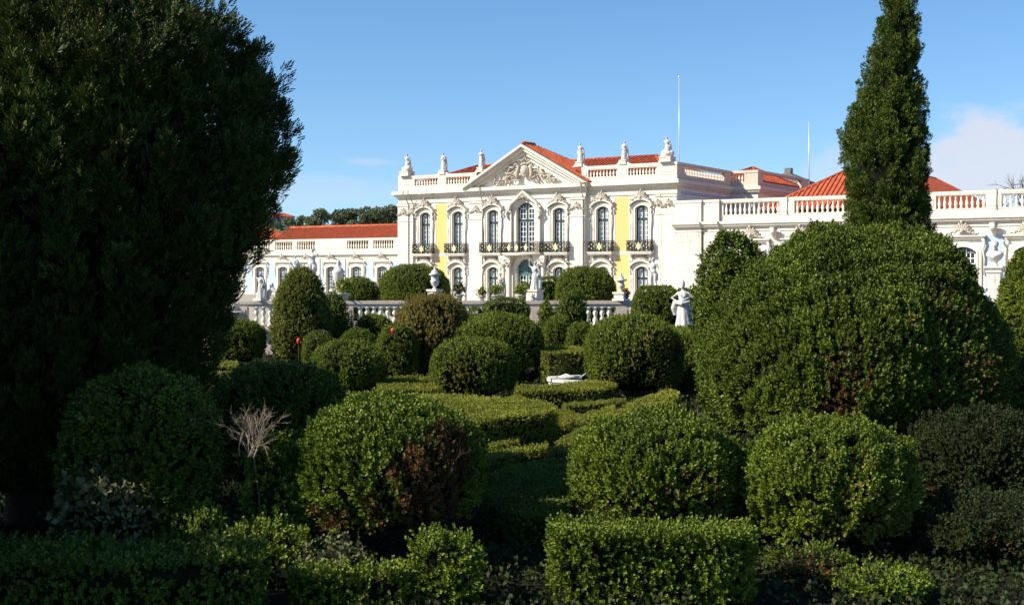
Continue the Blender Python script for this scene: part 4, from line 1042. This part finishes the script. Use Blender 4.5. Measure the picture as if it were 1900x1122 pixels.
B('topiary_ball', 1375, 1692, 790, 18.0, 'rounded green shrub right of the dense one, its right half dark and brownish', seed=3, e=2.25, cfreq=9.0, camp=1.0, up=.85, mat='box', dens=760, size=.125, tpls=T_BOX, zb=0, lump=.08, browns=[(1600,960,80,.35,.2),(1480,1050,60,.3,.5)], gaps=.16, jag=.13, bmat='fade')
B('topiary_dome', 1288, 1890, 413, 26.0, 'huge rounded green shrub filling the right of the garden, dark hollow in its middle', seed=4, e=2.3, mat='boxdeep', dens=470, size=.165, tpls=T_BOX, lump=.06, lfreq=.9, taper=.36, cfreq=5.5, camp=1.0, up=.8,
  browns=[(1570,700,48,.35,.6),(1555,765,40,.6,.3),(1400,545,36,.9,.1),(1800,620,90,.18,.1),(1800,800,110,.25,.1),(1560,770,30,.9,.1)], gaps=.14, jag=.14, bmat='brown', zb=0)
rg = np.random.default_rng(77)
B('dark_shrub', 1292, 1440, 447, 30.5, 'dark shrub standing behind the upper left flank of the huge rounded shrub', 'shrub', seed=5, e=2.4, mat='boxdeep', dens=260, size=.17, lump=.1, zb=0)
B('shrub', 1712, 1840, 516, 27.2, 'shrub with an orange tip pressed against the right side of the huge rounded shrub', 'shrub', seed=6, e=2.3, mat='boxdeep', dens=300, size=.17, lump=.09, browns=[(1826,530,24,1.0,0)], bmat='rust', zb=0)
B('topiary_column', 1838, 1990, 465, 30, 'pointed green clipped shrub cut by the right edge of the picture', seed=7, e=2.3, mat='mid', dens=380, size=.13, lump=.04, taper=.35, zb=1.0)
B('topiary_ball', 1862, 2010, 668, 25, 'lit clipped shrub under the pointed one at the right edge', seed=8, e=2.6, mat='mid', dens=380, size=.13, zb=.2)
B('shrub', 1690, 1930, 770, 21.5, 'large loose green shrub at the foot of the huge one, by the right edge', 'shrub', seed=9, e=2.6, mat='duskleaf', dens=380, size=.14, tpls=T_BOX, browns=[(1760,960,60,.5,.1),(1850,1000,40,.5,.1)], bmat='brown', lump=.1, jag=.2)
B('shrub', 1560, 1720, 1062, 15.4, 'low leafy shrub tips poking up at the bottom edge right of the low lit hedge', 'shrub', seed=10, e=2.4, mat='box', dens=480, size=.12, tpls=T_BOX, lump=.1, jag=.2, gaps=.3)
B('shrub', 1420, 1580, 1020, 16.2, 'thin dark shrub between the low lit hedge and the lower right corner', 'shrub', seed=43, e=2.4, mat='boxdeep', dens=240, size=.12, tpls=T_BOX, lump=.12, jag=.25, gaps=.4, browns=[(1500,1080,60,.5,.2)])
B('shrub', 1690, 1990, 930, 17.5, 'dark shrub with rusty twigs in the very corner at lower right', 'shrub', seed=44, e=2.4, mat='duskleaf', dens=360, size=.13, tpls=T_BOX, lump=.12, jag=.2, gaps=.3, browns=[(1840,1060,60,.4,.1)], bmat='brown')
# left foreground
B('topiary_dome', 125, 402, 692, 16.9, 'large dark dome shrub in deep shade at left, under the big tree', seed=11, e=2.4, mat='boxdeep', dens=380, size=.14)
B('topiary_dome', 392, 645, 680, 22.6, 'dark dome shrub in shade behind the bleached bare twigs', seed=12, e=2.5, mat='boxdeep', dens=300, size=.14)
B('shrub', 118, 275, 872, 15.9, 'pale leaved loose shrub catching spots of sun in the dark left foreground', 'shrub', seed=13, e=2.1, mat='varieg', dens=170, size=.15, tpls=T_BOX4, lump=.2, jag=.3, gaps=.5)
B('shrub', 448, 548, 815, 16.7, 'slim upright green shrub hugging the left side of the ragged ball', 'shrub', seed=14, e=2.2, mat='box', dens=420, size=.14, tpls=T_BOX, lump=.18, jag=.25, gaps=.3, zb=.1, lfreq=3)
B('shrub', 303, 432, 948, 16.2, 'small bright green box shrub in the lower left, taller of the lit pair', 'shrub', seed=15, e=2.8, mat='box', dens=560, size=.12, tpls=T_BOX, lump=.1, jag=.15, zb=0)
B('shrub', 425, 565, 975, 16.0, 'low spreading bright green shrub right of the small box shrub', 'shrub', seed=16, e=2.6, mat='box', dens=520, size=.13, tpls=T_BOX, lump=.16, jag=.2, zb=0, gaps=.25)
B('shrub', 535, 690, 1010, 15.8, 'thin dark leaved shrub under the ragged ball', 'shrub', seed=17, e=2.2, mat='varieg', dens=200, size=.10, tpls=T_BOX4, lump=.2, jag=.3, gaps=.5, zb=0)
H = hedge
H('box_hedge', [(.50,14.65),(2.92,14.75),(2.95,15.75),(.45,15.7)], .88, 'low square hedge lit by the sun at the bottom right of centre', seed=1, mat='box', dens=560, size=.125, tpls=T_BOX, wav=.05, jag=.14, gaps=.16, browns=[(1.45,14.6,.75,.12,.7),(.75,14.6,.6,.08,.5)], bmat='rust')
B('shrub', 768, 892, 992, 14.9, 'ragged upright box shrub lit at the bottom edge, left of the dark alley', 'shrub', seed=45, e=3.4, ez=4, mat='box', dens=560, size=.135, tpls=T_BOX, lump=.13, jag=.2, gaps=.25, zb=0, lfreq=3.5, camp=.9)
H('box_hedge', [(-2.6,14.2),(-1.22,14.4),(-1.25,15.0),(-2.6,15.0)], .52, 'low ragged hedge along the bottom edge below the ragged ball', seed=3, mat='box', dens=520, size=.13, tpls=T_BOX, wav=.1, jag=.22, gaps=.25, browns=[(-1.5,14.3,.3,.25,.4)], bmat='fade')
H('box_hedge', [(-7.4,13.4),(-2.75,13.5),(-2.9,14.7),(-7.4,14.9)], .86, 'long dark hedge in shade along the bottom left edge', seed=4, mat='boxdeep', dens=420, size=.12, tpls=T_BOX, wav=.07, jag=.18, gaps=.2)
# parterre hedges in the middle, outlined from their tops
def HP(pts, z, label, seed, **k): return H('box_hedge', px_poly(pts, z), z, label, seed=seed, **k)
HP([(770,731),(880,733),(980,740),(1022,748),(1037,757),(1015,763),(976,769),(920,776),(871,783),(845,771),(800,749),(772,737)], .95, 'thick sunlit hedge with a rounded end in the middle of the parterre', 5, dens=480, size=.075, smooth=2)
HP([(955,715),(1040,712),(1105,706),(1150,712),(1112,722),(1030,724),(958,724)], .75, 'sunlit hedge top in front of the fountain edge', 6, dens=380, size=.085)
HP([(1150,752),(1236,722),(1262,728),(1245,746),(1185,760)], .55, 'wedge of sunlit hedge below the broad clipped dome', 7, dens=380, size=.085)
HP([(1030,760),(1053,761),(1081,770),(1098,762),(1138,752),(1142,757),(1110,770),(1083,783),(1062,779),(1040,770)], .5, 'narrow hedge that bends in a shallow V in the middle of the parterre', 8, dens=560, size=.065, smooth=1)
HP([(1045,748),(1100,744),(1158,740),(1160,745),(1100,750),(1046,752)], .5, 'thin strip of hedge behind the shallow V', 9, dens=520, size=.065)
HP([(888,822),(930,814),(962,812),(966,818),(930,824),(890,831)], .5, 'narrow sunlit hedge strip right of the ragged ball', 10, dens=520, size=.075)
HP([(894,838),(950,828),(1016,820),(1018,829),(955,842),(900,854)], .5, 'second narrow sunlit hedge strip, nearer than the first', 11, dens=520, size=.075)
HP([(1012,837),(1044,813),(1081,791),(1115,771),(1147,755),(1190,757),(1140,800),(1075,838)], .62, 'diagonal hedge with a sunlit top running back behind the dense rounded shrub', 12, dens=460, size=.075)
HP([(985,858),(1020,850),(1070,852),(1075,900),(1040,950),(960,955),(900,930),(895,895),(930,872)], .55, 'broad low hedge in shade, between the ragged ball and the dense rounded shrub', 13, mat='boxdeep', dens=420, size=.085)  # darker leaf material stands in for shade falling on this hedge
HP([(862,792),(960,788),(1040,792),(1030,800),(950,803),(866,802)], .4, 'low dark hedge in the shadow of the thick rounded one', 14, dens=380, size=.085)
HP([(632,727),(700,726),(704,735),(634,736)], .8, 'small square hedge end left of the thick sunlit one', 15, dens=380, size=.085)
HP([(700,712),(812,711),(816,721),(702,722)], .72, 'straight sunlit hedge between two clipped balls', 16, dens=340, size=.085)
HP([(384,673),(440,670),(442,678),(384,680)], .8, 'far hedge strip under the left ball by the balustrade, upper', 17, dens=240, size=.10)
HP([(384,688),(432,687),(434,695),(384,697)], .6, 'far hedge strip under the left ball by the balustrade, lower', 18, dens=240, size=.10)
HP([(470,684),(560,678),(600,684),(575,694),(480,694)], .6, 'dark hedge strip at the foot of the pointed yew', 19, dens=240, size=.10)
HP([(1004,645),(1090,643),(1092,652),(1004,654)], 1.2, 'dark straight hedge behind the fountain edge', 20, dens=240, size=.10)
HP([(640,698),(700,700),(800,698),(800,704),(700,708),(640,706)], .7, 'thin hedge line behind the middle clipped balls', 22, dens=240, size=.10)
H('tall_hedge', [(4.9,42.5),(6.9,41.0),(8.6,43),(7.8,48),(5.4,48)], 1.95, 'tall clipped hedge with a level sunlit top at the feet of the large white statue', seed=21, mat='mid', dens=240, size=.12)
H('tall_hedge', [(8.0,33),(10.5,33),(11,44),(8.2,44)], 2.6, 'tall dark hedge in shade between the statue and the huge rounded shrub', seed=23, mat='boxdeep', dens=120, size=.15)
# middle distance balls
k = dict(dens=330, size=.115)
B('topiary_ball', 577, 713, 632, 38, 'neat clipped ball in the left middle of the parterre', seed=20, e=2.4, mat='mid', zb=.2, **k)
B('topiary_ball', 800, 956, 629, 38, 'neat clipped ball in the centre, with dark vertical gaps at its foot', seed=21, e=2.7, mat='mid', zb=.15, browns=[(860,700,34,.4,.45)], bmat='fade', **k)
B('topiary_ball', 845, 1008, 584, 46, 'tall round clipped shrub just behind the centre ball', seed=22, e=2.6, mat='mid', zb=.2, **k)
B('topiary_ball', 832, 930, 590, 48.5, 'dark brownish clipped shrub behind the central pair', seed=23, e=2.5, mat='mid', browns=[(890,600,40,.6,0)], bmat='fade', **k)
B('topiary_dome', 1085, 1262, 588, 40, 'broad clipped dome right of the fountain edge with brown at its foot', seed=24, e=2.7, mat='mid', zb=.15, browns=[(1170,700,50,.35,.2),(1230,650,40,.3,.1)], bmat='fade', **k)
B('shrub', 735, 868, 552, 47, 'tall shaggy brown and green shrub left of centre', 'shrub', seed=25, e=2.5, mat='fade', dens=330, size=.15, tpls=T_BOX, lump=.1, jag=.25, gaps=.25)
B('topiary_ball', 698, 775, 602, 45, 'rounded green shrub against the left side of the shaggy brown one', seed=26, e=2.6, mat='mid', **k)
B('topiary_ball', 390, 493, 594, 52, 'clipped ball in front of the left end of the balustrade', seed=27, e=2.4, mat='mid', zb=.2, browns=[(450,660,24,.6,.2)], bmat='fade', **k)
B('yew', 496, 622, 498, 52, 'tall pointed yew with sunlit left side and dark right side', 'yew', seed=28, e=2.3, mat='yew', dens=300, size=.15, tpls=T_BOX, lump=.07, jag=.2, taper=.42, zb=0)
B('shrub', 585, 655, 548, 54, 'dark loose bush at the right foot of the pointed yew', 'shrub', seed=29, e=2.2, mat='boxdeep', dens=240, size=.15, lump=.15, jag=.25, taper=.3)
B('topiary_ball', 561, 624, 616, 49, 'small clipped ball right of the pointed yew', seed=30, e=2.5, mat='mid', **k)
B('topiary_ball', 655, 732, 583, 55, 'clipped ball close under the balustrade, farther of two', seed=31, e=2.4, mat='mid', **k)
B('topiary_ball', 630, 698, 612, 50, 'small low clipped ball close behind the left middle ball', seed=32, e=2.4, mat='mid', **k)
B('topiary_ball', 1005, 1066, 586, 51, 'left one of two small clipped balls right of the central pair', seed=33, e=2.6, mat='mid', **k)
B('topiary_ball', 1050, 1104, 600, 49, 'right one of two small clipped balls right of the central pair', seed=34, e=2.6, mat='mid', **k)
B('shrub', 1028, 1093, 540, 56, 'dark upright shrub in front of the balustrade below the right large dome', 'shrub', seed=35, e=2.4, mat='boxdeep', dens=240, size=.15, lump=.12, jag=.25, taper=.25)
B('shrub', 992, 1034, 560, 55, 'slim light green conical shrub in front of the balustrade', 'shrub', seed=36, e=2.2, mat='mid', dens=280, size=.13, lump=.1, jag=.2, taper=.4)
B('topiary_block', 897, 982, 556, 57, 'dark square clipped shrub against the balustrade at the centre', seed=37, e=5, mat='boxdeep', dens=240, size=.13)
B('topiary_ball', 862, 900, 569, 56.5, 'small round clipped shrub left of the dark square one', seed=38, e=2.4, mat='mid', **k)
B('topiary_block', 1174, 1262, 532, 55, 'large squarish clipped shrub hiding the right end of the balustrade', seed=39, e=3.6, mat='mid', dens=260, size=.13)
B('shrub', 1240, 1312, 535, 57, 'dark shrub directly behind the large white statue', 'shrub', seed=40, e=2.8, mat='boxdeep', dens=220, size=.15, lump=.1)
# on the upper terrace
u = dict(dens=200, size=.13, zb=GZ, mat='mid')
B('topiary_dome', 704, 833, 492, 74, 'big smooth clipped dome before the palace, left of the lidded urn', seed=50, e=2.3, ez=2.6, **u)
B('topiary_dome', 627, 704, 517, 74, 'low smooth dome before the low palace wing', seed=51, e=2.3, ez=2.6, **u)
B('topiary_dome', 1030, 1143, 496, 70, 'big smooth clipped dome before the right side of the palace', seed=52, e=2.3, ez=2.6, **u)
B('topiary_block', 984, 1037, 516, 71, 'upright clipped block left of the right large dome', seed=53, e=5, **u)
B('topiary_ball', 962, 996, 527, 72, 'small tilted clipped shrub behind the statue with the raised arm', seed=54, e=3.4, **u)

# ------------------------------------------------------------------ bare twigs
rg = np.random.default_rng(12); mb = MB(); x, y, z = at(470,846,16.3)
for i in range(11): twigs(mb, (rg.normal(0,.12), rg.normal(0,.1), 0), (rg.normal(0,.33)+.05, -.1, 1), .33, .008, 3, rg, 0, .3, .12)
mb.tube([(0,0,.02),(.06,.1,-z*.35),(.02,.3,-z)], [.012,.014,.02], 6, 1)
o = mb.build('bare_shrub', [M['twig'], M['bark']], None, (x,y,z)); tag(o, 'leafless shrub of bleached pale twigs before the dark dome', 'bare shrub')
mb = MB(); x, y, z = at(385,950,17.2); z = max(z, .2)
twigs(mb, (0,0,-.2), (-.15,0,1), .8, .012, 2, rg, 0, .35, .25); twigs(mb, (-.25,0,0), (.05,0,1), .75, .008, 1, rg, 0, .3, .2)
o = mb.build('bare_branch', M['bark'], None, (x,y,z)); tag(o, 'thin crooked bare stems rising from the lit box shrub at lower left', 'branch')

# ivy and weeds over the soil of the near beds
rg = np.random.default_rng(90); n = 24000; p = np.stack([rg.uniform(-9,10,n), rg.uniform(11.5,27,n), np.zeros(n)], 1); p = p[np.abs(p[:,0]) < p[:,1]*.44]
den = wob(p, 91, .9); p = p[den > -.5]; p[:,2] = rg.random(len(p))**2*.16
q = np.stack([rg.uniform(-17,15,42000), rg.uniform(26,59.5,42000), rg.random(42000)**2*.12], 1); p = np.concatenate([p, q])
V, own = sprigs(p, rg.normal(0,.5,(len(p),3))+np.array([0,0,.7]), rg.uniform(.10,.2,len(p))*np.where(p[:,1] > 26, .9, .8), T_BOX4, rg)
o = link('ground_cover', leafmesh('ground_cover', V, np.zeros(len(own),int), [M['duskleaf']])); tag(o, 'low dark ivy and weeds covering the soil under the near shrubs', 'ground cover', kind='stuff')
# ------------------------------------------------------------------ trees
def crown_tree(name, label, cx, cy, prof, squash, nl, mat, seed, per=90, lobe=(.55,1.15), size=.26, tpls=T_SPRAY, core=.74, trunk=.35, group=None, cat='tree', browns=0.0, hang=0.0):
    """prof: (z, radius) from the ground up; the crown is made of upswept plumes of sprays, over an inner mass and a trunk."""
    rg = np.random.default_rng(seed); P = np.array(prof, float); H_ = P[-1,0]
    zz = rg.uniform(P[0,0], P[-1,0], nl*6); rr = np.interp(zz, P[:,0], P[:,1]); ok = rg.random(len(zz)) < rr/P[:,1].max()
    zz, rr = zz[ok][:nl], rr[ok][:nl]; n = len(zz); th = rg.uniform(0, 2*PI, n)
    lump = 1+.13*wob(np.stack([np.cos(th)*2, np.sin(th)*2, zz*.45], 1), seed, 1.0)
    C = np.stack([np.cos(th)*rr*lump, np.sin(th)*rr*lump*squash, zz], 1)*np.array([1,1,1])
    C[:,:2] *= rg.uniform(.82, 1.06, (n,1))
    ax_ = (lambda z: np.interp(z, P[:,0], P[:,2])) if P.shape[1] > 2 else (lambda z: np.zeros_like(z))
    C[:,0] += ax_(C[:,2])
    out = unit(np.stack([np.cos(th), np.sin(th), np.zeros(n)], 1))
    L = rg.uniform(*lobe, n)
    ax = unit(out*.55+np.array([0,0,1.0-hang])+rg.normal(0,.15,(n,3)))
    pos = []; dr = []
    for i in range(n):
        m = per; t = rg.random(m)**.8; w = L[i]*.30*np.sin(PI*np.clip(t*.9+.08,0,1))**.8
        q = rg.normal(0,1,(m,3)); q = unit(q); rad = w*rg.uniform(.6,1.05,m)
        p = C[i]+ax[i]*(t*L[i]-.35*L[i])[:,None]+q*rad[:,None]; pos.append(p); dr.append(unit(q*.55+ax[i]*1.0+rg.normal(0,.2,(m,3))))
    pos = np.concatenate(pos); dr = np.concatenate(dr); sz = size*rg.uniform(.65,1.3,len(pos))
    V, own = sprigs(pos, dr, sz, tpls, rg)
    mi = np.zeros(len(pos), int); mi[rg.random(len(pos)) < .012] = 1
    if browns: mi[(wob(pos, seed+5, 1.4) > 1.05) & (rg.random(len(pos)) < browns)] = 1
    nu = 30; zs = np.linspace(P[0,0], P[-1,0], 26); cv = []; cf = []
    for z in zs:
        r = np.interp(z, P[:,0], P[:,1])*core
        for k in range(nu):
            a = 2*PI*k/nu; f = 1+.13*float(wob(np.array([[math.cos(a)*2, math.sin(a)*2, z*.45]]), seed, 1.0)[0]); cv.append((math.cos(a)*r*f+float(ax_(np.array(z))), math.sin(a)*r*f*squash, z))
    for i in range(len(zs)-1):
        for k in range(nu): j = (k+1)%nu; cf.append((i*nu+k, i*nu+j, (i+1)*nu+j, (i+1)*nu+k))
    o = empty(name, (cx, cy, 0), label, cat, 0, group)
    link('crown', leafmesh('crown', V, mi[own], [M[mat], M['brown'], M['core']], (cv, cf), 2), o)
    mb = MB(); mb.tube([(0,0,0),(.05,.02,H_*.3),(0,.05,H_*.7)], [trunk*1.2, trunk*.8, trunk*.3], 10)
    for k in range(5): a = rg.uniform(0,6.28); z = H_*(.12+.1*k); r = np.interp(z, P[:,0], P[:,1])*.7; mb.tube([(0,0,z-.4),(math.cos(a)*r*.5,math.sin(a)*r*.5*squash,z),(math.cos(a)*r,math.sin(a)*r*squash,z+.8)], [trunk*.4,trunk*.25,trunk*.1], 6)
    mb.build('trunk', M['bark'], o)
    return o
YT = 19.4; KT = YT/24.0
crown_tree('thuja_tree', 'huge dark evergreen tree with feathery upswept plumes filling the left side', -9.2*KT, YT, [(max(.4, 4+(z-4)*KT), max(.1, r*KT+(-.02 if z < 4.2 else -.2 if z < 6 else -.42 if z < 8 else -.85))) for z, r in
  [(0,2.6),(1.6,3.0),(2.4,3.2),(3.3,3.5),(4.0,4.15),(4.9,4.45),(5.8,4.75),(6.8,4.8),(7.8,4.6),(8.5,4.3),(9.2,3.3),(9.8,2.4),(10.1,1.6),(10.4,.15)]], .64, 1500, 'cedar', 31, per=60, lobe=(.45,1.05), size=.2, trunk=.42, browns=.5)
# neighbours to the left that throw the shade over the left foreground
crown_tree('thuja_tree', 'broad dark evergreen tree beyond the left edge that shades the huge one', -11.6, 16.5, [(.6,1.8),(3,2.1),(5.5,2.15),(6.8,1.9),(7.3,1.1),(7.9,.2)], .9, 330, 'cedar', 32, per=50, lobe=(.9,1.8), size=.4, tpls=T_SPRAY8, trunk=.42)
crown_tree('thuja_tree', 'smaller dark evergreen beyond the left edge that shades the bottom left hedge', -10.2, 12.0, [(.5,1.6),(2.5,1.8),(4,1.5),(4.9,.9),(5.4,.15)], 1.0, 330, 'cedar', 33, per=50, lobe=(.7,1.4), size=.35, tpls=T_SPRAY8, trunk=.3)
YC = 40.0; sx = YC/F
crown_tree('cypress_tree', 'tall dark cypress column rising behind the huge rounded shrub on the right', (1641-CX)*sx, YC,
  [(.3,1.0,.1),(1.5,1.1,.1),(4.0,1.18,.08),(5.7,1.2,.07),(7.3,1.18,0),(7.86,1.2,-.05),(8.75,1.1,.05),(9.56,.92,.2),(10.24,.75,.18),(11,.65,.31),(11.8,.5,.42),(12.83,.37,.45),(13.8,.22,.47),(14.6,.04,.48)], 1.0, 1500, 'cypress', 34, per=44, lobe=(.28,.6), size=.12, tpls=T_SPRAY8, core=.86, trunk=.25, hang=.0)
# trees on the rise beyond the low wing
rg = random.Random(5)
def fartree(px, row, Y, wpx, label, mat, name, seed, round_=.5):
    x, y, z = at(px, row, Y); w = wpx*1.45/F*Y/2; zb = 3.0; H_ = z-zb; rr = np.random.default_rng(seed)
    o = empty(name, (x, y, zb), label, 'tree', 0, 'trees on the wooded rise behind the low wing')
    n = 11; C = np.stack([rr.normal(0,.45,n)*w, rr.normal(0,.45,n)*w, H_*(1-round_)+H_*round_*rr.random(n)*.8], 1); C[0] = (0,0,H_*.88); pos = []; 
    for c in C:
        q = unit(rr.normal(0,1,(150,3))); s = w*rr.uniform(.28,.5); pos.append(c+q*np.array([s,s,s*.7])*rr.uniform(.7,1.05,(150,1)))
    pos = np.concatenate(pos); V, own = sprigs(pos, rr.normal(0,1,pos.shape)+np.array([0,0,.5]), np.full(len(pos), w*.13), T_CLUMP4, rr)
    link('crown', leafmesh('crown', V, np.zeros(len(own), int), [M[mat]]), o)
    mb = MB(); mb.tube([(0,0,0),(.2,0,H_*.5),(0,.1,H_*.85)], [.35,.25,.1], 6)
    for c in C[1:6]: mb.tube([(0,0,H_*.45), tuple(c)], [.14,.05], 5)
    mb.build('trunk', M['bark'], o)
FT = [(512,404,330,30,'far_tree'),(536,397,325,34,'far_tree'),(560,391,320,30,'far_tree'),(594,381,300,46,'pine_tree'),(622,388,318,36,'far_tree'),(648,380,305,42,'pine_tree'),(680,378,300,44,'pine_tree'),(705,385,315,40,'far_tree'),(727,375,300,48,'pine_tree'),(752,386,310,40,'far_tree')]
wh = ['leftmost, beside the pink house','second from the pink house','third from the pink house, paler','round dark crown, tallest on the left half','low between two round pines','round crowned in the middle of the row','broad and tall right of the middle','lower, left of the tallest','tallest, close to the palace corner','half hidden by the palace corner']
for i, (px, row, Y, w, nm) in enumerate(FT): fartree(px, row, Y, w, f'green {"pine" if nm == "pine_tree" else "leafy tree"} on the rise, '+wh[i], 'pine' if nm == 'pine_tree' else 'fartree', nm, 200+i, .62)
far = []
mb = None
rr = np.random.default_rng(9); pos = np.stack([rr.uniform(-90,-15,9000), rr.uniform(318,352,9000), np.zeros(9000)], 1); pos[:,2] = 2+rr.random(9000)**.6*(12.5+2.8*wob(pos*.1, 3, 1.6))
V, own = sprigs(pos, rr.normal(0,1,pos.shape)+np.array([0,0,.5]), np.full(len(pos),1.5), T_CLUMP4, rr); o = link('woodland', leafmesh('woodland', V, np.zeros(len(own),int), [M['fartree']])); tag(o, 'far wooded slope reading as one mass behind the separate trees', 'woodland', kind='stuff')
x, y, z = at(512,420,360); h = at(512,396,360)[2]-z
b = empty('house', (x,y,z-8), 'small pinkish house with red roof far off beside the dark tree', 'house', .2)
mb = MB(); mb.box(-5,5,-3,3,0,8+h*.7); mb.build('wall', M['pink'], b); mb = MB(); hiproof(mb,-5.4,5.4,-3.4,3.4,8+h*.7+.02,8+h,3); mb.build('roof', M['tile'], b)
for k in range(4):
    mb = MB(); mb.box(-4+2.2*k,-3.1+2.2*k,-3.05,-3.003,8+h*.25,8+h*.55); mb.build('window', M['dark_frame'], b)
# bare winter tree over the right end of the wing
x, y, z = at(1912,352,118); o = empty('bare_tree', (x,y,GZ), 'leafless twiggy tree showing over the right end of the balustraded wing', 'tree')
rg = np.random.default_rng(41); mb = MB(); mb.tube([(0,0,0),(.1,0,4),(0,.1,8)], [.35,.3,.22], 8); mb.build('trunk', M['bark'], o)
mb = MB()
for k in range(9): twigs(mb, (0,0,6.5+.2*k), (rg.normal(0,.6),rg.normal(0,.6),1), 3.0, .09, 3, rg, 0, .4, .12)
mb.build('crown', M['bark'], o)

# ------------------------------------------------------------------ light, sky, camera
EL = 37.0; SD = Vector((-.956*math.cos(R(EL)), -.292*math.cos(R(EL)), math.sin(R(EL))))
sl = bpy.data.lights.new('sun', 'SUN'); sl.energy = 5.0; sl.angle = R(.5); sl.color = (1.0,.93,.80)
so = bpy.data.objects.new('sun', sl); COL.objects.link(so); so.rotation_euler = SD.to_track_quat('Z', 'Y').to_euler(); so.location = SD*80
w = bpy.data.worlds.new('World'); SC.world = w; w.use_nodes = True; nt = w.node_tree
bg = nt.nodes['Background']; sky = nt.nodes.new('ShaderNodeTexSky'); sky.sky_type = 'NISHITA'; sky.sun_disc = False
sky.sun_elevation = R(EL); sky.sun_rotation = math.atan2(SD.x, SD.y); sky.altitude = 100; sky.air_density = 1.0; sky.dust_density = .1; sky.ozone_density = 2.5
# thin cloud banks low over the right and faintly on the left
tc = nt.nodes.new('ShaderNodeTexCoord'); mp = nt.nodes.new('ShaderNodeMapping'); mp.inputs['Scale'].default_value = (9,9,17); mp.inputs['Location'].default_value = (.3,1.7,.4)
nz = nt.nodes.new('ShaderNodeTexNoise'); nz.inputs['Scale'].default_value = 1.1; nz.inputs['Detail'].default_value = 8; nz.inputs['Roughness'].default_value = .55
nt.links.new(tc.outputs['Generated'], mp.inputs[0]); nt.links.new(mp.outputs[0], nz.inputs['Vector'])
def cloudmask(px, row, rx, rz, amt):
    d = Vector(((px-CX)/F, 1, -(row-HOR)/F)).normalized()
    sb = nt.nodes.new('ShaderNodeVectorMath'); sb.operation = 'SUBTRACT'; sb.inputs[1].default_value = d; nt.links.new(tc.outputs['Generated'], sb.inputs[0])
    ml = nt.nodes.new('ShaderNodeVectorMath'); ml.operation = 'MULTIPLY'; ml.inputs[1].default_value = (F/rx, F/rx*.5, F/rz); nt.links.new(sb.outputs[0], ml.inputs[0])
    ln = nt.nodes.new('ShaderNodeVectorMath'); ln.operation = 'LENGTH'; nt.links.new(ml.outputs[0], ln.inputs[0])
    a = nt.nodes.new('ShaderNodeMath'); a.operation = 'MULTIPLY_ADD'; a.inputs[1].default_value = 2.6; a.inputs[2].default_value = -1.22; nt.links.new(nz.outputs['Fac'], a.inputs[0])
    b_ = nt.nodes.new('ShaderNodeMath'); b_.operation = 'ADD'; nt.links.new(ln.outputs['Value'], b_.inputs[0]); nt.links.new(a.outputs[0], b_.inputs[1])
    m = nt.nodes.new('ShaderNodeMapRange'); m.interpolation_type = 'SMOOTHSTEP'; m.inputs[1].default_value = 1.1; m.inputs[2].default_value = .55; m.inputs[3].default_value = 0; m.inputs[4].default_value = amt
    nt.links.new(b_.outputs[0], m.inputs[0]); return m.outputs[0]
cs = [cloudmask(1835,285,150,95,.8), cloudmask(1600,300,120,55,.35), cloudmask(680,300,80,16,.28), cloudmask(600,350,200,40,.22)]
cur = cs[0]
for c in cs[1:]:
    mx = nt.nodes.new('ShaderNodeMath'); mx.operation = 'MAXIMUM'; nt.links.new(cur, mx.inputs[0]); nt.links.new(c, mx.inputs[1]); cur = mx.outputs[0]
mix = nt.nodes.new('ShaderNodeMix'); mix.data_type = 'RGBA'; nt.links.new(cur, mix.inputs[0]); vm = nt.nodes.new('ShaderNodeVectorMath'); vm.operation = 'MULTIPLY_ADD'; vm.inputs[1].default_value = (1,1,1.0); vm.inputs[2].default_value = (0,0,.065); nt.links.new(tc.outputs['Generated'], vm.inputs[0])
vn = nt.nodes.new('ShaderNodeVectorMath'); vn.operation = 'NORMALIZE'; nt.links.new(vm.outputs[0], vn.inputs[0]); nt.links.new(vn.outputs[0], sky.inputs['Vector'])
hs = nt.nodes.new('ShaderNodeHueSaturation'); hs.inputs['Saturation'].default_value = 1.2; nt.links.new(sky.outputs[0], hs.inputs['Color']); nt.links.new(hs.outputs[0], mix.inputs[6]); mix.inputs[7].default_value = (4.4,4.45,4.9,1)
nt.links.new(mix.outputs[2], bg.inputs['Color']); bg.inputs['Strength'].default_value = .105
cam = bpy.data.cameras.new('camera'); co = bpy.data.objects.new('camera', cam); COL.objects.link(co); co.location = (0,0,EYE); co.rotation_euler = (R(90),0,0)
cam.sensor_width = 36; cam.lens = F/1900*36; cam.shift_y = -(561-HOR)/1900; cam.clip_start = .1; cam.clip_end = 9000
SC.camera = co
vs_ = SC.view_settings; vs_.view_transform = 'Standard'; vs_.look = 'None'; vs_.gamma = 1; vs_.use_curve_mapping = False; vs_.exposure = .75
SC.render.engine = 'CYCLES'; SC.cycles.max_bounces = 6; SC.cycles.diffuse_bounces = 3; SC.cycles.glossy_bounces = 2; SC.cycles.transmission_bounces = 3; SC.cycles.use_denoising = True
